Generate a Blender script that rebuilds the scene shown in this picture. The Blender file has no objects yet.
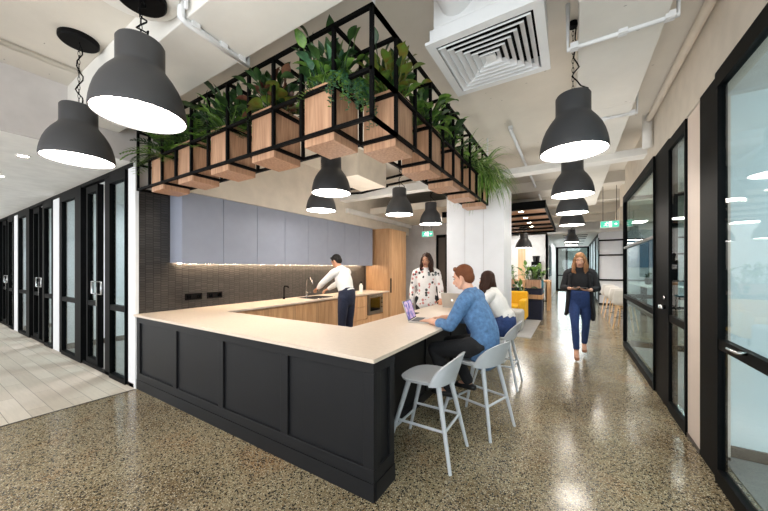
import bpy, bmesh, math, random
from mathutils import Vector, Matrix, noise
R = math.radians
V = Vector
scene = bpy.context.scene
COL = scene.collection
random.seed(7)

# ------------------------------------------------------------------ materials
def nmat(name):
    m = bpy.data.materials.new(name); m.use_nodes = True
    nt = m.node_tree; nt.nodes.clear()
    out = nt.nodes.new('ShaderNodeOutputMaterial')
    b = nt.nodes.new('ShaderNodeBsdfPrincipled')
    nt.links.new(b.outputs[0], out.inputs[0])
    return m, nt, b, out
def srgb(c):
    return tuple(((x/255)/12.92 if x/255 <= .04045 else ((x/255+.055)/1.055)**2.4) for x in c)+(1,)
def coords(nt, scale=(1,1,1), rot=(0,0,0)):
    tc = nt.nodes.new('ShaderNodeTexCoord'); mp = nt.nodes.new('ShaderNodeMapping')
    mp.inputs['Scale'].default_value = scale; mp.inputs['Rotation'].default_value = rot
    nt.links.new(tc.outputs['Object'], mp.inputs['Vector']); return mp.outputs[0]
def ramp(nt, fac, stops, interp='LINEAR'):
    r = nt.nodes.new('ShaderNodeValToRGB'); r.color_ramp.interpolation = interp
    e = r.color_ramp.elements
    while len(e) < len(stops): e.new(.5)
    for k, (p, c) in enumerate(stops): e[k].position = p; e[k].color = c
    nt.links.new(fac, r.inputs[0]); return r.outputs[0]
def tnoise(nt, vec, scale, detail=3, rough=.5):
    n = nt.nodes.new('ShaderNodeTexNoise'); n.inputs['Scale'].default_value = scale
    n.inputs['Detail'].default_value = detail; n.inputs['Roughness'].default_value = rough
    nt.links.new(vec, n.inputs['Vector']); return n.outputs['Fac']
def bump(nt, b, h, strength, dist):
    bp = nt.nodes.new('ShaderNodeBump'); bp.inputs['Strength'].default_value = strength
    bp.inputs['Distance'].default_value = dist
    nt.links.new(h, bp.inputs['Height']); nt.links.new(bp.outputs[0], b.inputs['Normal'])
def plain(name, c, rough=.5, metal=0, var=.06, nscale=6, bstr=0, bscale=60, bdist=.002, emit=0, coat=0, spec=.5):
    m, nt, b, out = nmat(name); b.inputs['Specular IOR Level'].default_value = spec
    vec = coords(nt)
    c1 = srgb(c); lo = tuple(x*(1-var) for x in c1[:3])+(1,); hi = tuple(min(1, x*(1+var)) for x in c1[:3])+(1,)
    col = ramp(nt, tnoise(nt, vec, nscale), [(.3, lo), (.7, hi)])
    nt.links.new(col, b.inputs['Base Color'])
    b.inputs['Roughness'].default_value = rough; b.inputs['Metallic'].default_value = metal
    if coat: b.inputs['Coat Weight'].default_value = coat; b.inputs['Coat Roughness'].default_value = .1
    if bstr: bump(nt, b, tnoise(nt, vec, bscale, 4), bstr, bdist)
    if emit:
        b.inputs['Emission Color'].default_value = c1; b.inputs['Emission Strength'].default_value = emit
    return m
def emitter(name, c, s):
    m, nt, b, out = nmat(name); nt.nodes.remove(b)
    e = nt.nodes.new('ShaderNodeEmission'); e.inputs[0].default_value = srgb(c); e.inputs[1].default_value = s
    nt.links.new(e.outputs[0], out.inputs[0]); return m
def glass(name, tint=(235,245,245), refl=1.0, haze=0):
    m, nt, b, out = nmat(name); nt.nodes.remove(b)
    t = nt.nodes.new('ShaderNodeBsdfTransparent'); t.inputs[0].default_value = srgb(tint)
    g = nt.nodes.new('ShaderNodeBsdfGlossy'); g.inputs['Roughness'].default_value = .01
    ge = nt.nodes.new('ShaderNodeNewGeometry'); dt = nt.nodes.new('ShaderNodeVectorMath'); dt.operation = 'DOT_PRODUCT'
    nt.links.new(ge.outputs['Incoming'], dt.inputs[0]); nt.links.new(ge.outputs['Normal'], dt.inputs[1])
    def mt(op, a, b2=None):
        n = nt.nodes.new('ShaderNodeMath'); n.operation = op
        for k, q in enumerate((a, b2)):
            if q is None: continue
            if isinstance(q, (int, float)): n.inputs[k].default_value = q
            else: nt.links.new(q, n.inputs[k])
        return n.outputs[0]
    fo = mt('ADD', mt('MULTIPLY', mt('POWER', mt('SUBTRACT', 1.0, mt('ABSOLUTE', dt.outputs['Value'])), 5.0), .55*refl), .035*refl)
    mx = nt.nodes.new('ShaderNodeMixShader')
    nt.links.new(fo, mx.inputs[0]); nt.links.new(t.outputs[0], mx.inputs[1]); nt.links.new(g.outputs[0], mx.inputs[2])
    last = mx.outputs[0]
    if haze:
        d = nt.nodes.new('ShaderNodeBsdfTranslucent'); d.inputs[0].default_value = srgb((225,235,238))
        d2 = nt.nodes.new('ShaderNodeBsdfDiffuse'); d2.inputs[0].default_value = srgb((225,235,238))
        a = nt.nodes.new('ShaderNodeMixShader'); a.inputs[0].default_value = .5
        nt.links.new(d.outputs[0], a.inputs[1]); nt.links.new(d2.outputs[0], a.inputs[2])
        m2 = nt.nodes.new('ShaderNodeMixShader'); m2.inputs[0].default_value = haze
        nt.links.new(last, m2.inputs[1]); nt.links.new(a.outputs[0], m2.inputs[2]); last = m2.outputs[0]
    nt.links.new(last, out.inputs[0]); return m
def wood(name, c1, c2, axis='z', scale=9, stretch=.06, rough=.45, plank=0):
    m, nt, b, out = nmat(name)
    s = [scale, scale, scale]; s['xyz'.index(axis)] = scale*stretch
    vec = coords(nt, tuple(s))
    n = tnoise(nt, vec, 3.2, 5, .62)
    col = ramp(nt, n, [(.3, srgb(c1)), (.52, tuple((a+b_)/2 for a, b_ in zip(srgb(c1), srgb(c2)))), (.72, srgb(c2))])
    if plank:
        tc = coords(nt)
        sx = nt.nodes.new('ShaderNodeSeparateXYZ'); nt.links.new(tc, sx.inputs[0])
        ad = nt.nodes.new('ShaderNodeMath'); ad.operation = 'ADD'
        nt.links.new(sx.outputs[0], ad.inputs[0]); nt.links.new(sx.outputs[1], ad.inputs[1])
        dv = nt.nodes.new('ShaderNodeMath'); dv.operation = 'DIVIDE'; dv.inputs[1].default_value = plank
        nt.links.new(ad.outputs[0], dv.inputs[0])
        fl = nt.nodes.new('ShaderNodeMath'); fl.operation = 'FLOOR'; nt.links.new(dv.outputs[0], fl.inputs[0])
        wn = nt.nodes.new('ShaderNodeTexWhiteNoise'); wn.noise_dimensions = '1D'
        nt.links.new(fl.outputs[0], wn.inputs['W'])
        mr = nt.nodes.new('ShaderNodeMapRange'); mr.inputs['To Min'].default_value = .82; mr.inputs['To Max'].default_value = 1.12
        nt.links.new(wn.outputs['Value'], mr.inputs[0])
        mx = nt.nodes.new('ShaderNodeVectorMath'); mx.operation = 'SCALE'
        nt.links.new(col, mx.inputs[0]); nt.links.new(mr.outputs[0], mx.inputs['Scale']); col = mx.outputs[0]
    nt.links.new(col, b.inputs['Base Color']); b.inputs['Roughness'].default_value = rough
    bump(nt, b, n, .15, .002)
    return m
def terrazzo():
    m, nt, b, out = nmat('terrazzo')
    vec = coords(nt)
    base = ramp(nt, tnoise(nt, vec, 1.1, 4, .6), [(.32, srgb((108,92,66))), (.55, srgb((142,130,104))), (.72, srgb((140,106,70)))])
    last = base
    def chips(scale, prob, thr, stops, last, off):
        mp = coords(nt, (1,1,1)); 
        ad = nt.nodes.new('ShaderNodeVectorMath'); ad.inputs[1].default_value = (off, off*.7, off*1.3)
        nt.links.new(mp, ad.inputs[0])
        v = nt.nodes.new('ShaderNodeTexVoronoi'); v.inputs['Scale'].default_value = scale
        nt.links.new(ad.outputs[0], v.inputs['Vector'])
        sp = nt.nodes.new('ShaderNodeSeparateColor'); nt.links.new(v.outputs['Color'], sp.inputs[0])
        lt = nt.nodes.new('ShaderNodeMath'); lt.operation = 'LESS_THAN'; lt.inputs[1].default_value = prob
        nt.links.new(sp.outputs[0], lt.inputs[0])
        l2 = nt.nodes.new('ShaderNodeMath'); l2.operation = 'LESS_THAN'; l2.inputs[1].default_value = thr
        nt.links.new(v.outputs['Distance'], l2.inputs[0])
        mu = nt.nodes.new('ShaderNodeMath'); mu.operation = 'MULTIPLY'
        nt.links.new(lt.outputs[0], mu.inputs[0]); nt.links.new(l2.outputs[0], mu.inputs[1])
        cc = ramp(nt, sp.outputs[1], stops, 'CONSTANT')
        mix = nt.nodes.new('ShaderNodeMix'); mix.data_type = 'RGBA'
        nt.links.new(mu.outputs[0], mix.inputs['Factor']); nt.links.new(last, mix.inputs['A']); nt.links.new(cc, mix.inputs['B'])
        return mix.outputs['Result']
    last = chips(125, .55, .5, [(0, srgb((176,166,142))), (.4, srgb((120,106,82))), (.7, srgb((190,178,150))), (.85, srgb((104,84,60)))], last, 0)
    last = chips(74, .42, .5, [(0, srgb((40,38,36))), (.5, srgb((66,60,52))), (.75, srgb((30,30,30))), (.9, srgb((112,88,60)))], last, 3.1)
    last = chips(150, .3, .45, [(0, srgb((52,48,42))), (.6, srgb((205,196,172)))], last, 7.7)
    nt.links.new(last, b.inputs['Base Color'])
    rr = ramp(nt, tnoise(nt, vec, 2.3, 3), [(.3, (.14,)*3+(1,)), (.7, (.24,)*3+(1,))])
    nt.links.new(rr, b.inputs['Roughness'])
    b.inputs['IOR'].default_value = 1.55
    bump(nt, b, tnoise(nt, vec, 5, 2), .05, .004)
    return m
def planks():
    m, nt, b, out = nmat('floor_planks')
    vec = coords(nt)
    br = nt.nodes.new('ShaderNodeTexBrick'); nt.links.new(vec, br.inputs['Vector'])
    br.inputs['Color1'].default_value = srgb((214,205,192)); br.inputs['Color2'].default_value = srgb((192,181,166))
    br.inputs['Mortar'].default_value = srgb((150,142,130)); br.inputs['Scale'].default_value = 1
    br.inputs['Mortar Size'].default_value = .003; br.inputs['Brick Width'].default_value = 1.2; br.inputs['Row Height'].default_value = .15
    n = tnoise(nt, coords(nt, (1.2, 14, 1)), 3, 5, .6)
    mr = nt.nodes.new('ShaderNodeMapRange'); mr.inputs['To Min'].default_value = .84; mr.inputs['To Max'].default_value = 1.12
    nt.links.new(n, mr.inputs[0])
    mx = nt.nodes.new('ShaderNodeVectorMath'); mx.operation = 'SCALE'
    nt.links.new(br.outputs['Color'], mx.inputs[0]); nt.links.new(mr.outputs[0], mx.inputs['Scale'])
    nt.links.new(mx.outputs[0], b.inputs['Base Color']); b.inputs['Roughness'].default_value = .6
    return m
def tiles():
    m, nt, b, out = nmat('charcoal_tiles')
    tc = nt.nodes.new('ShaderNodeTexCoord'); sp = nt.nodes.new('ShaderNodeSeparateXYZ'); cb = nt.nodes.new('ShaderNodeCombineXYZ')
    nt.links.new(tc.outputs['Object'], sp.inputs[0])
    nt.links.new(sp.outputs[2], cb.inputs[0]); nt.links.new(sp.outputs[1], cb.inputs[1])
    br = nt.nodes.new('ShaderNodeTexBrick'); nt.links.new(cb.outputs[0], br.inputs['Vector'])
    br.inputs['Color1'].default_value = srgb((66,63,61)); br.inputs['Color2'].default_value = srgb((50,48,47))
    br.inputs['Mortar'].default_value = srgb((24,23,22)); br.inputs['Scale'].default_value = 1
    br.inputs['Mortar Size'].default_value = .0045; br.inputs['Mortar Smooth'].default_value = .3
    br.inputs['Brick Width'].default_value = .032; br.inputs['Row Height'].default_value = .085
    br.offset = .5
    nt.links.new(br.outputs['Color'], b.inputs['Base Color']); b.inputs['Roughness'].default_value = .28
    inv = nt.nodes.new('ShaderNodeMath'); inv.operation = 'SUBTRACT'; inv.inputs[0].default_value = 1
    nt.links.new(br.outputs['Fac'], inv.inputs[1]); bump(nt, b, inv.outputs[0], .9, .006)
    return m
def concrete(name, c):
    m, nt, b, out = nmat(name)
    vec = coords(nt)
    c = srgb(c)
    n = tnoise(nt, vec, 1.3, 6, .6)
    col = ramp(nt, n, [(.3, tuple(x*.9 for x in c[:3])+(1,)), (.7, tuple(x*1.06 for x in c[:3])+(1,))])
    v = nt.nodes.new('ShaderNodeTexVoronoi'); v.inputs['Scale'].default_value = 4.5
    nt.links.new(coords(nt, (1,2.2,1)), v.inputs['Vector'])
    pits = ramp(nt, v.outputs['Distance'], [(.035, (0,0,0,1)), (.055, (1,1,1,1))])
    mx = nt.nodes.new('ShaderNodeMix'); mx.data_type = 'RGBA'
    nt.links.new(pits, mx.inputs['Factor']); mx.inputs['A'].default_value = tuple(x*.45 for x in c[:3])+(1,)
    nt.links.new(col, mx.inputs['B'])
    nt.links.new(mx.outputs['Result'], b.inputs['Base Color']); b.inputs['Roughness'].default_value = .8
    bump(nt, b, tnoise(nt, vec, 9, 6), .25, .01)
    return m
def screen_mat():
    m, nt, b, out = nmat('laptop_screen')
    vec = coords(nt)
    n = nt.nodes.new('ShaderNodeTexNoise'); n.inputs['Scale'].default_value = 9; nt.links.new(vec, n.inputs['Vector'])
    c = ramp(nt, n.outputs['Fac'], [(.35, srgb((44,48,98))), (.5, srgb((104,96,160))), (.6, srgb((190,160,190))), (.72, srgb((70,84,156)))])
    nt.links.new(c, b.inputs['Base Color']); nt.links.new(c, b.inputs['Emission Color']); b.inputs['Emission Strength'].default_value = .5
    b.inputs['Roughness'].default_value = .15
    return m
def fabric(name, c, var=.18, scale=35, rough=.85, blot=None):
    m, nt, b, out = nmat(name)
    vec = coords(nt)
    c1 = srgb(c)
    n = tnoise(nt, vec, scale, 5, .6)
    col = ramp(nt, n, [(.3, tuple(x*(1-var) for x in c1[:3])+(1,)), (.7, tuple(min(1,x*(1+var)) for x in c1[:3])+(1,))])
    if blot:
        v = nt.nodes.new('ShaderNodeTexVoronoi'); v.inputs['Scale'].default_value = 19; nt.links.new(vec, v.inputs['Vector'])
        sp = nt.nodes.new('ShaderNodeSeparateColor'); nt.links.new(v.outputs['Color'], sp.inputs[0])
        lt = nt.nodes.new('ShaderNodeMath'); lt.operation = 'LESS_THAN'; lt.inputs[1].default_value = .45; nt.links.new(sp.outputs[0], lt.inputs[0])
        l2 = nt.nodes.new('ShaderNodeMath'); l2.operation = 'LESS_THAN'; l2.inputs[1].default_value = .42; nt.links.new(v.outputs['Distance'], l2.inputs[0])
        mu = nt.nodes.new('ShaderNodeMath'); mu.operation = 'MULTIPLY'; nt.links.new(lt.outputs[0], mu.inputs[0]); nt.links.new(l2.outputs[0], mu.inputs[1])
        cc = ramp(nt, sp.outputs[1], blot, 'CONSTANT')
        mix = nt.nodes.new('ShaderNodeMix'); mix.data_type = 'RGBA'
        nt.links.new(mu.outputs[0], mix.inputs['Factor']); nt.links.new(col, mix.inputs['A']); nt.links.new(cc, mix.inputs['B']); col = mix.outputs['Result']
    nt.links.new(col, b.inputs['Base Color']); b.inputs['Roughness'].default_value = rough
    bump(nt, b, tnoise(nt, vec, 14, 4), .5, .02)
    return m
def leaf_mat(name, c1, c2):
    m, nt, b, out = nmat(name)
    vec = coords(nt)
    col = ramp(nt, tnoise(nt, vec, 16, 4), [(.35, srgb(c1)), (.65, srgb(c2))])
    nt.links.new(col, b.inputs['Base Color']); b.inputs['Roughness'].default_value = .38
    tr = nt.nodes.new('ShaderNodeBsdfTranslucent'); nt.links.new(col, tr.inputs[0])
    mx = nt.nodes.new('ShaderNodeMixShader'); mx.inputs[0].default_value = .25
    nt.links.new(b.outputs[0], mx.inputs[1]); nt.links.new(tr.outputs[0], mx.inputs[2]); nt.links.new(mx.outputs[0], out.inputs[0])
    return m

M = dict(
 terrazzo=terrazzo(), planks=planks(), tiles=tiles(),
 slab=concrete('painted_concrete', (212,206,196)), beam=concrete('white_beam', (222,220,214)),
 plaster=plain('plaster', (226,225,222), .8, bstr=.05, bscale=40), bulkhead=plain('beige_bulkhead', (216,207,194), .8, bstr=.05),
 white=plain('white_paint', (236,234,230), .6), panelwhite=plain('white_panel', (228,229,232), .5, var=.02),
 greywall=plain('grey_wall', (196,192,190), .8), steelwhite=plain('white_metal', (222,224,226), .4, var=.03),
 pilaster=plain('pilaster_beige', (224,208,196), .6, var=.02), black=plain('black_joinery', (24,25,28), .5, spec=.25, var=.08, nscale=3), blackmetal=plain('black_metal', (8,8,9), .6, spec=.1),
 blackframe=plain('black_aluminium', (6,7,8), .55, spec=.08), bronze=plain('dark_bronze', (64,54,46), .4),
 shade=plain('lamp_grey', (58,59,62), .5, var=.05, bstr=.05, bscale=200, bdist=.0005),
 lampglow=emitter('lamp_diffuser', (255,246,234), 19), downlight=emitter('downlight_glow', (255,240,220), 40),
 ledwarm=emitter('led_strip', (255,226,190), 60), panelglow=emitter('panel_glow', (250,252,255), 22),
 stone=plain('stone_top', (214,198,182), .35, var=.04, nscale=30), blue=plain('blue_grey_laminate', (146,152,168), .5, var=.03),
 oak=wood('oak_laminate', (184,136,94), (222,180,136), plank=.53), planter=wood('planter_oak', (164,120,92), (208,166,134), scale=14),
 darkwood=wood('baffle_wood', (120,86,62), (160,120,92), axis='x'), lightwood=wood('light_wood', (214,176,130), (238,208,168)),
 stool=plain('stool_paint', (196,200,206), .4, var=.02), chrome=plain('brushed_steel', (190,190,190), .25, 1), steel=plain('oven_steel', (150,148,144), .3, 1),
 blackglass=plain('black_glass', (10,10,11), .06), glass=glass('clear_glass'), frost=glass('frosted_film', (240,248,250), haze=.75),
 rug=plain('grey_rug', (158,158,158), .95, bstr=.4, bscale=150), yellow=fabric('yellow_cloth', (232,178,30), .08), ottoman=fabric('ottoman_grey', (178,178,174), .06),
 teal=plain('teal', (50,110,125), .6), skin=plain('skin', (214,164,138), .5, var=.05, nscale=20), skin2=plain('skin_tan', (196,142,112), .5, var=.05),
 white_shirt=fabric('white_shirt', (236,234,232), .04), denim=fabric('denim_blue', (84,120,162), .32, 26), black_cloth=fabric('black_cloth', (26,26,30), .2),
 navy=fabric('navy_cloth', (34,40,62), .2), jeans=fabric('jeans', (44,66,116), .22), floral=fabric('floral_blouse', (232,226,222), .05, blot=[(0, srgb((60,62,62))), (.35, srgb((206,140,132))), (.7, srgb((178,96,92))), (.9, srgb((110,120,120)))]),
 hair_black=plain('hair_black', (20,17,15), .6, spec=.25, bstr=.6, bscale=60, bdist=.01), hair_brown=plain('hair_brown', (52,30,20), .6, spec=.25, bstr=.6, bscale=60, bdist=.01),
 hair_red=plain('hair_auburn', (108,62,36), .6, spec=.25, bstr=.7, bscale=70, bdist=.01), hair_blond=plain('hair_blond', (148,106,72), .6, spec=.25, bstr=.6, bscale=50, bdist=.01),
 shoe=plain('shoe_black', (20,19,20), .4), tan=plain('tan_leather', (150,96,66), .5), lip=plain('lips', (176,92,86), .5), eye=plain('eye_white', (170,160,152), .5), iris=plain('iris', (40,30,24), .2),
 green1=leaf_mat('leaf_dark', (24,50,24), (52,86,40)), green2=leaf_mat('leaf_light', (62,104,40), (122,160,70)), green3=leaf_mat('leaf_blue_green', (40,82,60), (90,138,100)),
 green4=leaf_mat('leaf_mottled', (110,96,40), (96,130,50)), maroon=leaf_mat('leaf_maroon', (84,44,40), (120,84,62)), spider=leaf_mat('leaf_striped', (88,140,66), (190,208,140)),
 silver=plain('laptop_silver', (186,182,176), .35, .6), keys=plain('keys', (30,30,32), .5), screen=screen_mat(), logo=emitter('lit_logo', (255,255,255), 1.2),
 signgreen=emitter('sign_green', (84,200,164), 1.0), signwhite=emitter('sign_white', (250,255,252), 1.6), soil=plain('soil', (50,36,26), .9, bstr=.6),
 film=plain('whiteboard_wall', (222,232,236), .35, var=.02), carpet=plain('office_carpet', (150,148,146), .95, bstr=.3, bscale=120), bluescreen=plain('blue_poster', (62,112,150), .4),
)

# ------------------------------------------------------------------ mesh helpers
class MB:
    def __init__(s): s.bm = bmesh.new(); s.mi = 0
    def face(s, vs):
        try:
            f = s.bm.faces.new(vs); f.material_index = s.mi; return f
        except ValueError: return None
    def box(s, x0, x1, y0, y1, z0, z1):
        v = [s.bm.verts.new(p) for p in ((x0,y0,z0),(x1,y0,z0),(x1,y1,z0),(x0,y1,z0),(x0,y0,z1),(x1,y0,z1),(x1,y1,z1),(x0,y1,z1))]
        for q in ((3,2,1,0),(4,5,6,7),(0,1,5,4),(1,2,6,5),(2,3,7,6),(3,0,4,7)): s.face([v[i] for i in q])
        return s
    def ring(s, c, a, b, ra, rb, n):
        return [s.bm.verts.new(c + a*(ra*math.cos(2*math.pi*k/n)) + b*(rb*math.sin(2*math.pi*k/n))) for k in range(n)]
    def skin(s, rings, cap=True):
        n = len(rings[0])
        for r0, r1 in zip(rings, rings[1:]):
            for k in range(n): s.face([r0[k], r0[(k+1)%n], r1[(k+1)%n], r1[k]])
        if cap: s.face(list(reversed(rings[0]))); s.face(rings[-1])
    def cyl(s, p0, p1, r0, r1=None, n=12, cap=True):
        p0, p1 = V(p0), V(p1); r1 = r0 if r1 is None else r1
        d = (p1-p0).normalized(); up = V((0,0,1)) if abs(d.z) < .9 else V((1,0,0))
        a = d.cross(up).normalized(); b = d.cross(a)
        s.skin([s.ring(p0, a, b, r0, r0, n), s.ring(p1, a, b, r1, r1, n)], cap); return s
    def bar(s, p0, p1, w, h=None):
        p0, p1 = V(p0), V(p1); h = h or w
        d = (p1-p0).normalized(); up = V((0,0,1)) if abs(d.z) < .9 else V((0,1,0))
        a = d.cross(up).normalized(); b = a.cross(d).normalized()
        rr = []
        for p in (p0, p1): rr.append([s.bm.verts.new(p+a*(i*w/2)+b*(j*h/2)) for i, j in ((-1,-1),(1,-1),(1,1),(-1,1))])
        s.skin(rr); return s
    def tube(s, pts, r, n=8, closed=False):
        pts = [V(p) for p in pts]; rings = []
        prev = None
        for i, p in enumerate(pts):
            a0 = pts[i-1] if i or closed else p; a1 = pts[(i+1) % len(pts)] if i < len(pts)-1 or closed else p
            d = (a1-a0).normalized()
            if prev is None:
                up = V((0,0,1)) if abs(d.z) < .9 else V((1,0,0)); a = d.cross(up).normalized()
            else:
                a = (prev - d*prev.dot(d)).normalized()
            prev = a; b = d.cross(a)
            rad = r[i] if isinstance(r, (list, tuple)) else r
            rings.append(s.ring(p, a, b, rad, rad, n))
        if closed: rings.append(rings[0]); s.skin(rings, False)
        else: s.skin(rings)
        return s
    def lathe(s, prof, c=(0,0,0), n=32, cap=False):
        c = V(c); rings = [[s.bm.verts.new(c+V((r*math.cos(2*math.pi*k/n), r*math.sin(2*math.pi*k/n), z))) for k in range(n)] for r, z in prof]
        s.skin(rings, cap); return s
    def ell(s, c, rad, n=16, m=10, rot=None):
        c = V(c); rot = rot or Matrix.Identity(3); rings = []
        for j in range(1, m):
            t = math.pi*j/m
            rings.append([s.bm.verts.new(c+rot@V((rad[0]*math.sin(t)*math.cos(2*math.pi*k/n), rad[1]*math.sin(t)*math.sin(2*math.pi*k/n), -rad[2]*math.cos(t)))) for k in range(n)])
        s.skin(rings, False)
        a = s.bm.verts.new(c+rot@V((0,0,-rad[2]))); b = s.bm.verts.new(c+rot@V((0,0,rad[2])))
        for k in range(n): s.face([a, rings[0][(k+1)%n], rings[0][k]]); s.face([b, rings[-1][k], rings[-1][(k+1)%n]])
        return s
    def chain(s, pts, rads, side=(1,0,0), n=14, sub=4):
        """smooth tube of elliptic rings through pts with rounded ends; rads = [(ra along side, rb)]"""
        pts = [V(p) for p in pts]; rads = [(r, r) if not isinstance(r, (tuple, list)) else r for r in rads]
        P, Q = [], []
        for i in range(len(pts)-1):
            p0 = pts[max(i-1,0)]; p1 = pts[i]; p2 = pts[i+1]; p3 = pts[min(i+2, len(pts)-1)]
            for k in range(sub):
                t = k/sub
                P.append(.5*((2*p1)+(p2-p0)*t+(2*p0-5*p1+4*p2-p3)*t*t+(3*p1-p0-3*p2+p3)*t**3))
                u = t*t*(3-2*t)
                Q.append(tuple(rads[i][j]*(1-u)+rads[i+1][j]*u for j in (0,1)))
        P.append(pts[-1]); Q.append(rads[-1])
        # end caps
        def cap(p, d, q):
            rr = min(q); return [(p+d*(rr*math.sin(a)), (q[0]*math.cos(a), q[1]*math.cos(a))) for a in (R(35), R(65), R(84))]
        st = cap(P[0], (P[0]-P[1]).normalized(), Q[0]); en = cap(P[-1], (P[-1]-P[-2]).normalized(), Q[-1])
        L = [(a, b) for a, b in reversed(st)] + list(zip(P, Q)) + en
        sd = V(side); rings = []
        for i, (p, q) in enumerate(L):
            d = (L[min(i+1, len(L)-1)][0]-L[max(i-1,0)][0]).normalized()
            a = sd - d*sd.dot(d)
            if a.length < .05: a = V((0,0,1)) - d*d.z
            a.normalize(); b = d.cross(a)
            rings.append(s.ring(p, a, b, q[0], q[1], n))
        s.skin(rings); return s
    def leaf(s, base, d, L, w, droop=.5, n=5, roll=0, prof=None):
        base = V(base); d = V(d).normalized()
        side = d.cross(V((0,0,1)));
        if side.length < .1: side = V((1,0,0))
        side.normalize(); side = Matrix.Rotation(roll, 3, d) @ side
        rows = []; p = base.copy(); cur = d.copy()
        for i in range(n+1):
            t = i/n
            ww = w*.5*(math.sin(math.pi*min(1, t*.97+.03)**.75) if prof is None else prof(t))
            nor = side.cross(cur).normalized()
            rows.append((s.bm.verts.new(p-side*ww+nor*ww*.35), s.bm.verts.new(p), s.bm.verts.new(p+side*ww+nor*ww*.35)))
            p = p + cur*(L/n); cur = (cur + V((0,0,-1))*(droop/n*(.6+t))).normalized()
        for a, b in zip(rows, rows[1:]):
            s.face([a[0], a[1], b[1], b[0]]); s.face([a[1], a[2], b[2], b[1]])
        return p
MW = {}   # world matrices of things
def finish(name, mb, mats, parent=None, local=False, smooth=False, bevel=0, auto=None):
    bm = mb.bm if isinstance(mb, MB) else mb
    if parent is not None and not local:
        bmesh.ops.transform(bm, matrix=MW[parent.name].inverted(), verts=bm.verts)
    bmesh.ops.recalc_face_normals(bm, faces=bm.faces) if smooth != 'leaf' else None
    me = bpy.data.meshes.new(name); bm.to_mesh(me); bm.free()
    for m in (mats if isinstance(mats, (list, tuple)) else [mats]): me.materials.append(M[m] if isinstance(m, str) else m)
    if smooth:
        for p in me.polygons: p.use_smooth = True
        if auto:
            me.set_sharp_from_angle(angle=R(auto))
    o = bpy.data.objects.new(name, me); COL.objects.link(o)
    if bevel:
        b = o.modifiers.new('bevel', 'BEVEL'); b.width = bevel; b.segments = 2; b.limit_method = 'ANGLE'; b.angle_limit = R(40)
    if parent is not None: o.parent = parent; MW[o.name] = MW[parent.name]
    else: MW[o.name] = Matrix.Identity(4)
    return o
def thing(name, label, cat, loc=(0,0,0), rotz=0, group=None, kind=None):
    o = bpy.data.objects.new(name, None); COL.objects.link(o); o.empty_display_size = .1
    o.location = loc; o.rotation_euler = (0,0,rotz)
    MW[o.name] = Matrix.Translation(loc) @ Matrix.Rotation(rotz, 4, 'Z')
    if label: o['label'] = label
    if cat: o['category'] = cat
    if group: o['group'] = group
    if kind: o['kind'] = kind
    return o
def tag(o, label, cat, group=None, kind=None):
    o['label'] = label; o['category'] = cat
    if group: o['group'] = group
    if kind: o['kind'] = kind
    return o
def origin(o, loc):
    """move a top-level mesh object's origin to loc, keeping the geometry in place"""
    o.data.transform(Matrix.Translation(-V(loc))); o.location = loc; return o
def struct(name, mb, m, **k):
    o = finish(name, mb, m, **k); o['kind'] = 'structure'; return o
def box(*a): return MB().box(*a)
def copy_tree(root, loc, rotz, label=None):
    r = root.copy(); COL.objects.link(r); r.location = loc; r.rotation_euler = (0,0,rotz)
    if label: r['label'] = label
    for ch in list(root.children):
        c = ch.copy(); COL.objects.link(c); c.parent = r
        for g in list(ch.children):
            d = g.copy(); COL.objects.link(d); d.parent = c
    return r
# ------------------------------------------------------------------ the setting
SL = 3.42           # slab soffit height
XW = -4.6           # kitchen (tiled) wall
XG = .88            # right glazed wall plane
def sbox(name, m, *a, **k): return struct(name, box(*a), m, **k)
fl = box(-4.53, 8, -4, 26, -.1, 0); fl.box(-4.6, -4.53, 1.6, 26, -.1, 0)
struct('floor', fl, 'terrazzo')
sbox('floor', 'planks', -20, -4.53, -4, 1.6, -.1, .001)
sbox('floor', 'carpet', -20, -4.6, 1.6, 4.6, -.1, .0)
sbox('trim_1', 'bronze', -4.54, -4.52, -4, 1.58, -.01, .004)
sbox('ceiling', 'slab', -4.6, 8, -4, 26, SL, SL+.15)
sbox('ceiling', 'plaster', -20, -4.6, -4, 1.6, 2.78, 3.0)
sbox('ceiling', 'plaster', -20, -4.76, 1.76, 4.6, 2.78, 3.0)
sbox('wall_left', 'greywall', -4.6, -4.57, -4, 1.6, 2.78, SL)          # step up from the low ceiling to the slab
sbox('wall_far_left', 'white', -20.1, -20, -4, 4.6, 0, 2.78)
sbox('wall_left_rooms', 'panelwhite', -20, -4.76, 4.6, 4.7, 0, 2.78)
# kitchen tiled wall
sbox('wall_kitchen', 'greywall', -4.76, XW, 1.62, 8.6, 0, SL)
sbox('wall_kitchen_tiles', 'tiles', XW, XW+.02, 1.62, 6.54, .0, 2.475)
sbox('wall_kitchen_upper', 'bulkhead', XW, -4.25, 1.97, 8.4, 2.475, SL)
# white pilaster that ends the tiled wall
pil = box(-4.755, -4.545, 1.585, 1.62, 0, 2.78); struct('wall_pilaster', pil, 'panelwhite')
sbox('wall_pilaster_return', 'plaster', -4.76, -4.57, 1.6, 1.62, 2.78, SL)
# end wall of the kitchen, with a dark door
sbox('wall_kitchen_end', 'greywall', XW, -2.6, 8.5, 8.6, 0, SL)
d = finish('door_1', box(-3.38, -3.05, 8.44, 8.5, 0, 2.45), 'blackframe'); d['kind'] = 'structure'
finish('door_panel', box(-3.3, -3.09, 8.425, 8.44, .05, 2.36), 'bronze', d)
sbox('wall_lounge_side', 'white', -2.7, -2.6, 8.6, 15, 0, SL)
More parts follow.
